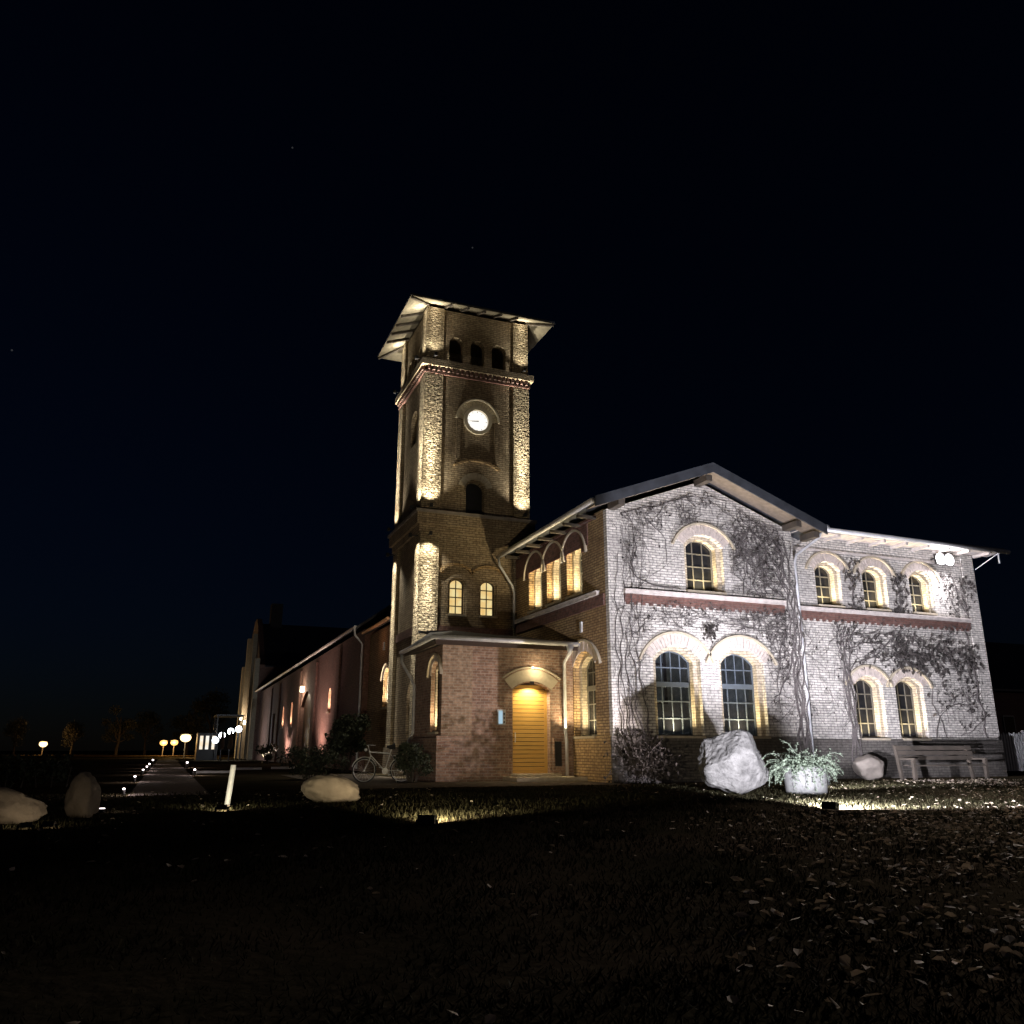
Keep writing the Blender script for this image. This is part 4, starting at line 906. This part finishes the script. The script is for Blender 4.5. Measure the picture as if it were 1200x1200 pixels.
# ================================================================== BENCH, FENCE, NEIGHBOUR HOUSE
bn = thing('garden_bench', 'long dark timber bench with backrest in front of the wing', 'bench', (22.6, 20.3, 0))
for x in (21.15, 24.15):
    b = MB(); b.box(x - .05, x + .05, 19.95, 20.05, 0, .60); b.build('leg', M['wood'], bn)
    b = MB(); b.add([(x - .045, 20.45, 0), (x + .045, 20.45, 0), (x + .045, 20.55, 0), (x - .045, 20.55, 0), (x - .045, 20.62, 1.05), (x + .045, 20.62, 1.05), (x + .045, 20.70, 1.05), (x - .045, 20.70, 1.05)],
        [(3, 2, 1, 0), (4, 5, 6, 7), (0, 1, 5, 4), (1, 2, 6, 5), (2, 3, 7, 6), (3, 0, 4, 7)]); b.build('back_post', M['wood'], bn)
    b = MB(); b.box(x - .04, x + .04, 19.93, 20.55, .602, .66); b.build('armrest', M['wood'], bn)
b = MB()
for k in range(4): b.box(21.2, 24.1, 19.96 + .125 * k, 20.07 + .125 * k, .42, .46)
b.build('seat', M['wood'], bn)
b = MB()
for k in range(3): b.add([(21.05, 20.46 + .03 * k, .60 + .15 * k), (24.25, 20.46 + .03 * k, .60 + .15 * k), (24.25, 20.49 + .03 * k, .60 + .15 * k), (21.05, 20.49 + .03 * k, .60 + .15 * k)] + [(21.05, 20.485 + .03 * k, .72 + .15 * k), (24.25, 20.485 + .03 * k, .72 + .15 * k), (24.25, 20.515 + .03 * k, .72 + .15 * k), (21.05, 20.515 + .03 * k, .72 + .15 * k)],
        [(3, 2, 1, 0), (4, 5, 6, 7), (0, 1, 5, 4), (1, 2, 6, 5), (2, 3, 7, 6), (3, 0, 4, 7)])
b.build('backrest', M['wood'], bn)
fn = thing('picket_fence', 'white picket fence running off right of the wing corner', 'fence', (31, 24, 0))
b = MB(); b.box(28.0, 40, 24.04, 24.08, .45, .55); b.box(28.0, 40, 24.04, 24.08, 1.15, 1.25); b.build('rail', M['white'], fn)
b = MB(); x = 28.0; k = 0
while x < 40:
    h_ = 1.52 + (.05 if k % 2 else 0); b.prism([(x, .12), (x + .09, .12), (x + .09, h_ - .06), (x + .045, h_), (x, h_ - .06)], PY(24.0), 0, .038); x += .145; k += 1
b.build('pickets', M['white'], fn)
for x in (28.6, 31.4, 34.2, 37.0):
    b = MB(); b.box(x, x + .12, 24.085, 24.2, 0, 1.65); b.build('post', M['white'], fn)
nh = thing('neighbour_house', 'dim red brick house far right behind the white fence', 'house', (64, 50, 0))
b = MB(); b.box(56, 72, 46, 58, 0, 5.6); b.prism([(46, 5.602), (58, 5.602), (52, 9.6)], lambda u, v, d: (56.2 + d, u, v), 0, 15.6); b.build('wall', M['barn'], nh)
b = MB(); slab(b, (55.6, 45.4, 5.3), (72.4, 45.4, 5.3), (72.4, 52, 9.9), (55.6, 52, 9.9), .15); slab(b, (55.6, 52.002, 9.9), (72.4, 52.002, 9.9), (72.4, 58.6, 5.3), (55.6, 58.6, 5.3), .15); b.build('roof', M['roof'], nh)
for x in (58, 61.5, 65, 68.5):
    b = MB(); b.box(x, x + 1.2, 45.93, 45.99, 1.6, 3.4); wo = b.build('window', M['frame'], nh); b = MB(); b.box(x + .1, x + 1.1, 45.915, 45.928, 1.7, 3.3); b.build('pane', M['glass'], wo)

# ================================================================== PATH LAMPS, STREET LAMPS, PAVILION
def path_lamp(x, y, label, s=1, pw=5):
    t = thing('path_lamp', label, 'path lamp', (x, y, 0), 'low lamps along the gravel path')
    b = MB(); b.tube([(x, y, 0), (x, y, .10 * s)], .035 * s, 8); b.build('stake', M['black'], t)
    b = MB(); b.sphere((x, y, .13 * s), .026 * s, 12, 8, .7); b.build('lens', M['em_path'], t)
    light('POINT', (x + .05, y - .02, .16 * s + .04), pw * 1.8, (1, .82, .78), t, shadow_soft_size=.05)
    return t
names_ = ['nearest low path lamp on the left edge of the gravel path', 'second low path lamp along the left edge of the path', 'third low path lamp along the left edge of the path', 'fourth low path lamp along the left edge of the path', 'fifth low path lamp along the left edge of the path', 'farthest low path lamp on the left edge of the path']
for (x, y), l_, s_ in zip(((-.72, 19.7), (-.75, 27.4), (-.72, 35.6), (-.70, 41.5), (-.70, 47.5), (-.70, 60)), names_, (1, 1.3, 1.4, 1.5, 1.7, 2.2)): path_lamp(x, y, l_, s_, 5 + 3 * s_)
path_lamp(1.05, 33.8, 'near low lamp on the right edge of the gravel path', 1.6, 14); path_lamp(1.1, 48.2, 'far low lamp on the right edge of the gravel path', 2.1, 20)
t = thing('ground_spot', 'tiny flush ground spot at the near end of the path', 'ground light', (-.8, 14.6, 0)); b = MB(); b.tube([(-.8, 14.6, 0), (-.8, 14.6, .05)], .05, 10); b.build('rim', M['black'], t); b = MB(); b.disc((-.8, 14.6, .052), .04, 'Z', .006, 14); b.build('lens', M['em_path'], t); light('POINT', (-.6, 14.65, .12), .7, (1, .8, .75), t, shadow_soft_size=.04)

def street_lamp(x, y, z, label, mat, r, pw, col):
    t = thing('street_lamp', label, 'street lamp', (x, y, 0), 'street lamps beyond the garden')
    b = MB(); b.tube([(x, y, 0), (x, y, z - r * .7)], [.08, .05], 8); b.build('pole', M['black'], t)
    b = MB(); b.sphere((x, y, z), r, 14, 9, .8); b.build('lantern', M[mat], t)
    b = MB(); b.lathe([(0, r * .95), (r * 1.15, r * .62), (r * 1.1, r * .55), (0, r * .7)], (x, y, z), 14); b.build('lamp_cap', M['black'], t)
    light('POINT', (x, y - r * 1.6, z), pw, col, t, shadow_soft_size=r)
SOD = (1, .5, .14)
street_lamp(-21.1, 180, 1.95, 'lone orange street lamp far off at the left under trees', 'em_sodium_hot', .7, 2600, SOD)
street_lamp(-.45, 150, 2.0, 'left one of two small orange street lamps at the path end', 'em_sodium', .58, 2600, SOD)
street_lamp(1.15, 150, 2.05, 'right one of two small orange street lamps at the path end', 'em_sodium', .58, 2600, SOD)
street_lamp(2.05, 110, 2.3, 'brightest yellow street lamp at the path end beside the pavilion', 'em_sodium_hot', .62, 1500, (1, .68, .3))
for (px, y, z, l_) in ((3.95, 80, 1.72, 'lowest and leftmost white globe lamp beside the pavilion'), (4.5, 80.5, 2.15, 'second white globe lamp from the left by the pavilion'), (5.2, 80.5, 2.5, 'third white globe lamp from the left by the pavilion'), (5.82, 80, 2.68, 'tallest white globe lamp next to the far hall')):
    t = thing('globe_lamp', l_, 'garden lamp', (px, y, 0), 'white globe lamps by the pavilion')
    b = MB(); b.tube([(px, y, 0), (px, y, z - .30)], .04, 8); b.build('pole', M['black'], t)
    b = MB(); b.sphere((px, y, z), .28, 14, 9); b.build('globe', M['em_globe'], t); light('POINT', (px, y - .5, z), 45, (.9, .95, 1), t, shadow_soft_size=.2)
pv = thing('garden_pavilion', 'small flat roofed pavilion with lit panes beyond the garden', 'pavilion', (4.6, 86, 0))
b = MB(); b.box(2.6, 4.4, 84, 88, 0, 2.4); b.build('wall', M['black'], pv)
b = MB(); b.box(4.0, 6.5, 83.4, 88.4, 3.95, 4.05); b.build('roof', M['roof'], pv)
for x, y in ((4.1, 83.5), (6.3, 83.5), (4.1, 88.2), (6.3, 88.2)):
    b = MB(); b.box(x, x + .12, y, y + .12, 0, 3.94); b.build('post', M['black'], pv)
for k, x in enumerate((2.75, 3.25, 3.8)):
    b = MB(); b.box(x, x + .38, 83.92, 83.99, .9, 2.2); wo = b.build('window', M['frame_dark'], pv); b = MB(); b.box(x + .05, x + .33, 83.90, 83.918, .95, 2.15); b.build('pane', M['lit_white'], wo)
# barrel like crates and sun shade poles near the lamps read only as dark shapes
def parasol(x, y, label):
    t = thing('closed_parasol', label, 'parasol', (x, y, 0), 'closed parasols by the globe lamps')
    b = MB(); b.tube([(x, y, 0), (x, y, 2.7)], .03, 8); b.build('pole', M['wood'], t)
    b = MB(); b.lathe([(.02, 2.6), (.10, 2.3), (.22, 1.2), (.14, .95), (.04, 1.0)], (x, y, 0), 10); b.build('canopy', M['soffit'], t)
parasol(4.3, 76, 'closed dark parasol standing left before the globe lamps'); parasol(5.0, 76.5, 'closed dark parasol standing right before the globe lamps')

# ================================================================== TREES, HEDGES, SHRUBS
def leafball(mb, rnd, c, r, n, s0, s1, fl=.8):
    for _ in range(n):
        d = Vector((rnd.gauss(0, 1), rnd.gauss(0, 1), rnd.gauss(0, 1))).normalized() * (rnd.random() ** .45) * r; d.z *= fl
        p = Vector(c) + d; s = rnd.uniform(s0, s1)
        m = Matrix.Rotation(rnd.uniform(0, 6.3), 3, 'Z') @ Matrix.Rotation(rnd.uniform(-1.2, 1.2), 3, 'X')
        mb.add([tuple(p + m @ (Vector(q) * s)) for q in ((0, 1, 0), (.6, .1, .1), (0, -.9, 0), (-.6, .1, .1))], [(0, 1, 2, 3)])
def tree_proto(seed, H, W, label):
    rnd = random.Random(seed); t = thing('broadleaf_tree', label, 'tree', (0, 0, 0), 'trees in the dark beyond the garden')
    tr_ = MB(); P = [Vector((0, 0, 0))]
    for k in range(6): P.append(P[-1] + Vector((rnd.gauss(0, .12), rnd.gauss(0, .12), H * .11)))
    tr_.tube(P, [.28 * H / 9 * (1 - k / 8) for k in range(7)], 8); cr = MB()
    for k in range(13):
        a = rnd.uniform(0, 6.3); z = rnd.uniform(.30, .9) * H; rr_ = W * (1 - abs(z / H - .55) * 1.2) * rnd.uniform(.4, .85); e = Vector((math.cos(a) * rr_, math.sin(a) * rr_, z))
        s0 = P[min(6, max(2, int(z / H * 6)))]
        tr_.tube([s0, (s0 + e) / 2 + Vector((0, 0, -.2)), e], [.10 * H / 9, .06 * H / 9, .02], 5)
        leafball(cr, rnd, e, W * rnd.uniform(.28, .48), 300, .10, .24)
    tr_.build('trunk', M['bark'], t, fix=False); cr.build('crown', M['tree'], t, fix=False)
    return t
p1 = tree_proto(3, 10, 4.2, 'broad dark tree just left of the lone orange street lamp'); p2 = tree_proto(9, 13, 4.0, 'tall dark tree at the far left edge of the picture')
spots = [(p1, (-24, 168), .62, None), (p2, (-34, 150), .8, None),
         (p1, (-16, 176), .60, 'dark tree right of the lone orange street lamp'), (p2, (-8, 165), .75, 'tall dark tree midway between the lone lamp and the path end'),
         (p1, (-3.5, 172), .8, 'dark tree behind the left small orange street lamp'), (p2, (3.5, 170), .85, 'dark tree behind the brightest yellow street lamp'),
         (p1, (8, 190), 1.3, 'large dark tree rising behind the pavilion roof'),
         (p2, (43, 40), .95, 'dark tree at the right edge behind the white fence'), (p1, (38, 44), .9, 'dark tree between the wing corner and the neighbour house')]
seen_ = set()
for i, (pr, (x, y), s_, lab) in enumerate(spots):
    o = pr if pr.name not in seen_ else copy_tree(pr)
    seen_.add(pr.name)
    o.location = (x, y, 0); o.scale = (s_, s_, s_); o.rotation_euler = (0, 0, i * 1.7)
    if lab: o['label'] = lab
def shrub(label, c, rx, ry, rz, seed, n=1400, mat='bush', name='shrub', cat='shrub', s=(.03, .07)):
    rnd = random.Random(seed); t = thing(name, label, cat, (c[0], c[1], 0)); f = MB(); st_ = MB()
    nb = max(5, int(n / 130))
    for k in range(nb):
        a = rnd.uniform(0, 6.3); r = math.sqrt(rnd.random()) * .75; q = Vector((c[0] + math.cos(a) * r * rx, c[1] + math.sin(a) * r * ry, rz * rnd.uniform(.25, .8)))
        st_.tube([(c[0] + (q.x - c[0]) * .3, c[1] + (q.y - c[1]) * .3, 0), ((c[0] + q.x) / 2, (c[1] + q.y) / 2, q.z * .6), tuple(q)], [.015, .010, .005], 4)
        leafball(f, rnd, q, min(rx, ry, rz) * rnd.uniform(.32, .5), int(n / nb), *s)
    st_.build('stems', M['bark'], t, fix=False); f.build('foliage', M[mat], t, fix=False)
shrub('round dark evergreen shrub between bicycle and porch plinth', (6.55, 24.1), .62, .5, 1.35, 2, 2600)
shrub('dark spreading shrub on the lawn left of the bicycle', (4.35, 27.8), 1.3, .8, 1.05, 6, 2600)
shrub('tall dark bush against the annex wall behind the bicycle', (6.9, 36.0), .9, 2.6, 2.7, 10, 4200, s=(.05, .11))
shrub('dark low bush at the foot of the barn wall by the gate', (6.6, 62.0), .9, 2.2, 1.5, 15, 1200, s=(.06, .12))
hd_ = thing('clipped_hedge', 'long black clipped hedge on the left beyond the boulders', 'hedge', (-10, 24.5, 0)); rnd = random.Random(31); f = MB()
for k in range(7500):
    x = rnd.uniform(-22, -2.2); y = rnd.uniform(24, 25.2); z = rnd.random() ** .6 * .78; s = rnd.uniform(.04, .09); m = Matrix.Rotation(rnd.uniform(0, 6.3), 3, 'Z') @ Matrix.Rotation(rnd.uniform(-1.2, 1.2), 3, 'X')
    f.add([tuple(Vector((x, y, z)) + m @ (Vector(q) * s)) for q in ((0, 1, 0), (.6, .1, .1), (0, -.9, 0), (-.6, .1, .1))], [(0, 1, 2, 3)])
f.build('foliage', M['bush'], hd_, fix=False); f = MB()
for k in range(60): x = -22 + k * .335; f.tube([(x, 24.6, 0), (x + rnd.uniform(-.1, .1), 24.6, .5)], [.02, .01], 4)
f.build('stems', M['bark'], hd_, fix=False)

# ================================================================== BICYCLE
bk = thing('bicycle', 'silver city bicycle leaning by the dark shrub next to the porch', 'bicycle', (5.85, 24.6, 0), rz=R(-4))
def wheel(x):
    b = MB(); N = 36; ring_ = [(x + .325 * math.cos(2 * math.pi * k / N), 0, .34 + .325 * math.sin(2 * math.pi * k / N)) for k in range(N + 1)]; b.tube(ring_, .018, 6, cap=False); wh_ = b.build('wheel', M['rubber'], bk, local=True, fix=False)
    b = MB(); b.tube([(x + .30 * math.cos(2 * math.pi * k / N), 0, .34 + .30 * math.sin(2 * math.pi * k / N)) for k in range(N + 1)], .010, 5, cap=False); b.build('rim', M['steel'], wh_, local=True, fix=False)
    b = MB(); b.tube([(x, -.04, .34), (x, .04, .34)], .02, 8)
    for k in range(18): a = 2 * math.pi * k / 18; b.tube([(x, .015 * (-1) ** k, .34), (x + .295 * math.cos(a), 0, .34 + .295 * math.sin(a))], .0022, 3, cap=False)
    b.build('spokes', M['steel'], wh_, local=True, fix=False)
    b = MB(); b.tube([(x + .365 * math.cos(a), 0, .34 + .365 * math.sin(a)) for a in [R(20 + 8 * k) for k in range(19)]], .014, 5); b.build('mudguard', M['steel'], bk, local=True, fix=False)
wheel(-.54); wheel(.54)
b = MB()
for A, B, r_ in (((-.42, 0, .86), (-.36, 0, .70), .02), ((-.38, 0, .76), (.05, 0, .32), .018), ((-.40, 0, .84), (.18, 0, .80), .018), ((.05, 0, .32), (.22, 0, .92), .017), ((.05, 0, .32), (.54, .03, .34), .011), ((.05, 0, .32), (.54, -.03, .34), .011), ((.19, 0, .80), (.54, .03, .34), .010), ((.19, 0, .80), (.54, -.03, .34), .010), ((-.42, 0, .86), (-.45, 0, 1.02), .014)): b.tube([A, B], r_, 8)
b.build('frame', M['steel'], bk, local=True)
b = MB()
for s in (-.05, .05): b.tube([(-.38, s * .6, .72), (-.46, s, .50), (-.54, s, .34)], .012, 6)
b.build('fork', M['steel'], bk, local=True)
b = MB(); b.tube([(-.30, -.29, 1.02), (-.40, -.22, 1.04), (-.47, 0, 1.03), (-.40, .22, 1.04), (-.30, .29, 1.02)], .012, 7); b.build('handlebar', M['steel'], bk, local=True)
b = MB(); b.lathe([(0, .10), (.05, .10), (.09, .04), (.07, 0), (0, 0)], (.22, 0, .92), 12); b.tube([(.08, 0, .985), (.20, 0, .99), (.32, 0, 1.0)], [.03, .06, .09], 8); b.build('saddle', M['black'], bk, local=True)
b = MB(); b.box(.28, .82, -.06, .06, .735, .75); b.tube([(.78, .05, .74), (.56, .05, .36)], .006, 5); b.tube([(.78, -.05, .74), (.56, -.05, .36)], .006, 5); b.build('rack', M['steel'], bk, local=True)
b = MB(); b.tube([(.05, -.07, .32), (.17, -.07, .22)], .010, 6); b.tube([(.05, .07, .32), (-.07, .07, .42)], .010, 6); b.box(.13, .21, -.15, -.08, .205, .225); b.box(-.11, -.03, .08, .15, .41, .43); b.disc((.05, -.04, .32), .09, 'Y', .008, 20); b.build('crank', M['steel'], bk, local=True)
b = MB(); b.tube([(.30, -.05, .33), (.36, -.26, .0)], .010, 6); b.build('kickstand', M['steel'], bk, local=True)
b = MB(); b.lathe([(0, 0), (.045, .02), (.05, .07), (0, .09)], (-.52, 0, .86), 10); b.build('headlight', M['white'], bk, local=True)

# ================================================================== LEAF LITTER, GRASS
M['litter'] = plain('fallen_leaf', (.60, .50, .40), .8, var=.6, scale=1.7)
_t = M['litter'].node_tree; _p = _t.nodes['Principled BSDF']; _tr = _t.nodes.new('ShaderNodeBsdfTranslucent'); _mx = _t.nodes.new('ShaderNodeMixShader'); _mx.inputs[0].default_value = .2; _p.inputs['Specular IOR Level'].default_value = 0
_tr.inputs[0].default_value = (.3, .22, .14, 1); _t.links.new(_p.outputs[0], _mx.inputs[1]); _t.links.new(_tr.outputs[0], _mx.inputs[2]); _t.links.new(_mx.outputs[0], _t.nodes['Material Output'].inputs['Surface'])
M['grass'] = plain('grass_blade', (.034, .032, .017), .9, var=.5, scale=3)
for k_ in ('grass', 'gravel', 'paving', 'litter'): M[k_].node_tree.nodes['Principled BSDF'].inputs['Specular IOR Level'].default_value = .02
def gzat(x, y): return .035 * soft(x, y, .5) + .02 * soft(x, y, 1.4, 3) - .01 if (-28 < x < 48 and 3.5 < y < 18.5) else 0
rnd = random.Random(77); f = MB()
n = 0
while n < 16000:
    x = rnd.uniform(-4, 24); y = rnd.uniform(2.6, 20.3)
    a = math.atan2(x, y)
    dens = .03 + .97 * max(0, min(1, (a - .55) / .35)); dens *= .35 + .65 * max(0, soft(x, y, .9, 2) + .6)
    if 6 < x < 20 and 10.5 < y < 20.5: dens *= .12
    if 1 < x <= 6 and 10.5 < y < 13.5: dens *= .3
    if rnd.random() > dens: continue
    n += 1; s = rnd.choice((.014, .02, .026, .034, .044)) * rnd.uniform(.8, 1.15); z = gzat(x, y) + .012 + rnd.uniform(0, .025)
    m = Matrix.Rotation(rnd.uniform(0, 6.3), 3, 'Z') @ Matrix.Rotation(rnd.gauss(0, .22), 3, 'X') @ Matrix.Rotation(rnd.gauss(0, .22), 3, 'Y')
    c1, c2, c3 = rnd.uniform(-.1, .5), rnd.uniform(-.1, .5), rnd.uniform(-.2, .3); P = [(0, 1, c3), (rnd.uniform(.35, .65), .45, c1), (rnd.uniform(.4, .7), -.3, c1), (0, -.9, 0), (-rnd.uniform(.4, .7), -.3, c2), (-rnd.uniform(.3, .6), .45, c2)]
    f.add([tuple(Vector((x, y, z)) + m @ (Vector(q) * s)) for q in P], [(0, 1, 2, 3), (0, 3, 4, 5)])
tag(f.build('leaf_litter', M['litter'], fix=False), 'brown fallen leaves scattered over the dark lawn', 'leaves', kind='stuff')
f = MB(); n = 0
while n < 120000:
    y = 2.2 + 18.2 * rnd.random() ** 1.6; x = rnd.uniform(-4 + .12 * (20 - y) - 1, 4 + y * 1.25)
    if x > 3.9 and y > 20.5: continue
    n += 1; z = gzat(x, y) - .01; h_ = rnd.uniform(.025, .075) * min(1, .45 + y / 16); a = rnd.uniform(0, 6.3); w_ = rnd.uniform(.002, .004) * (1 + y / 6); dx, dy = math.cos(a), math.sin(a); l_ = rnd.gauss(0, .025); l2 = rnd.gauss(0, .025)
    f.add([(x - dx * w_, y - dy * w_, z), (x + dx * w_, y + dy * w_, z), (x + l_, y + l2, z + h_)], [(0, 1, 2)])
tag(f.build('grass', M['grass'], fix=False), 'short dark lawn grass in front of the building', 'grass', kind='stuff')
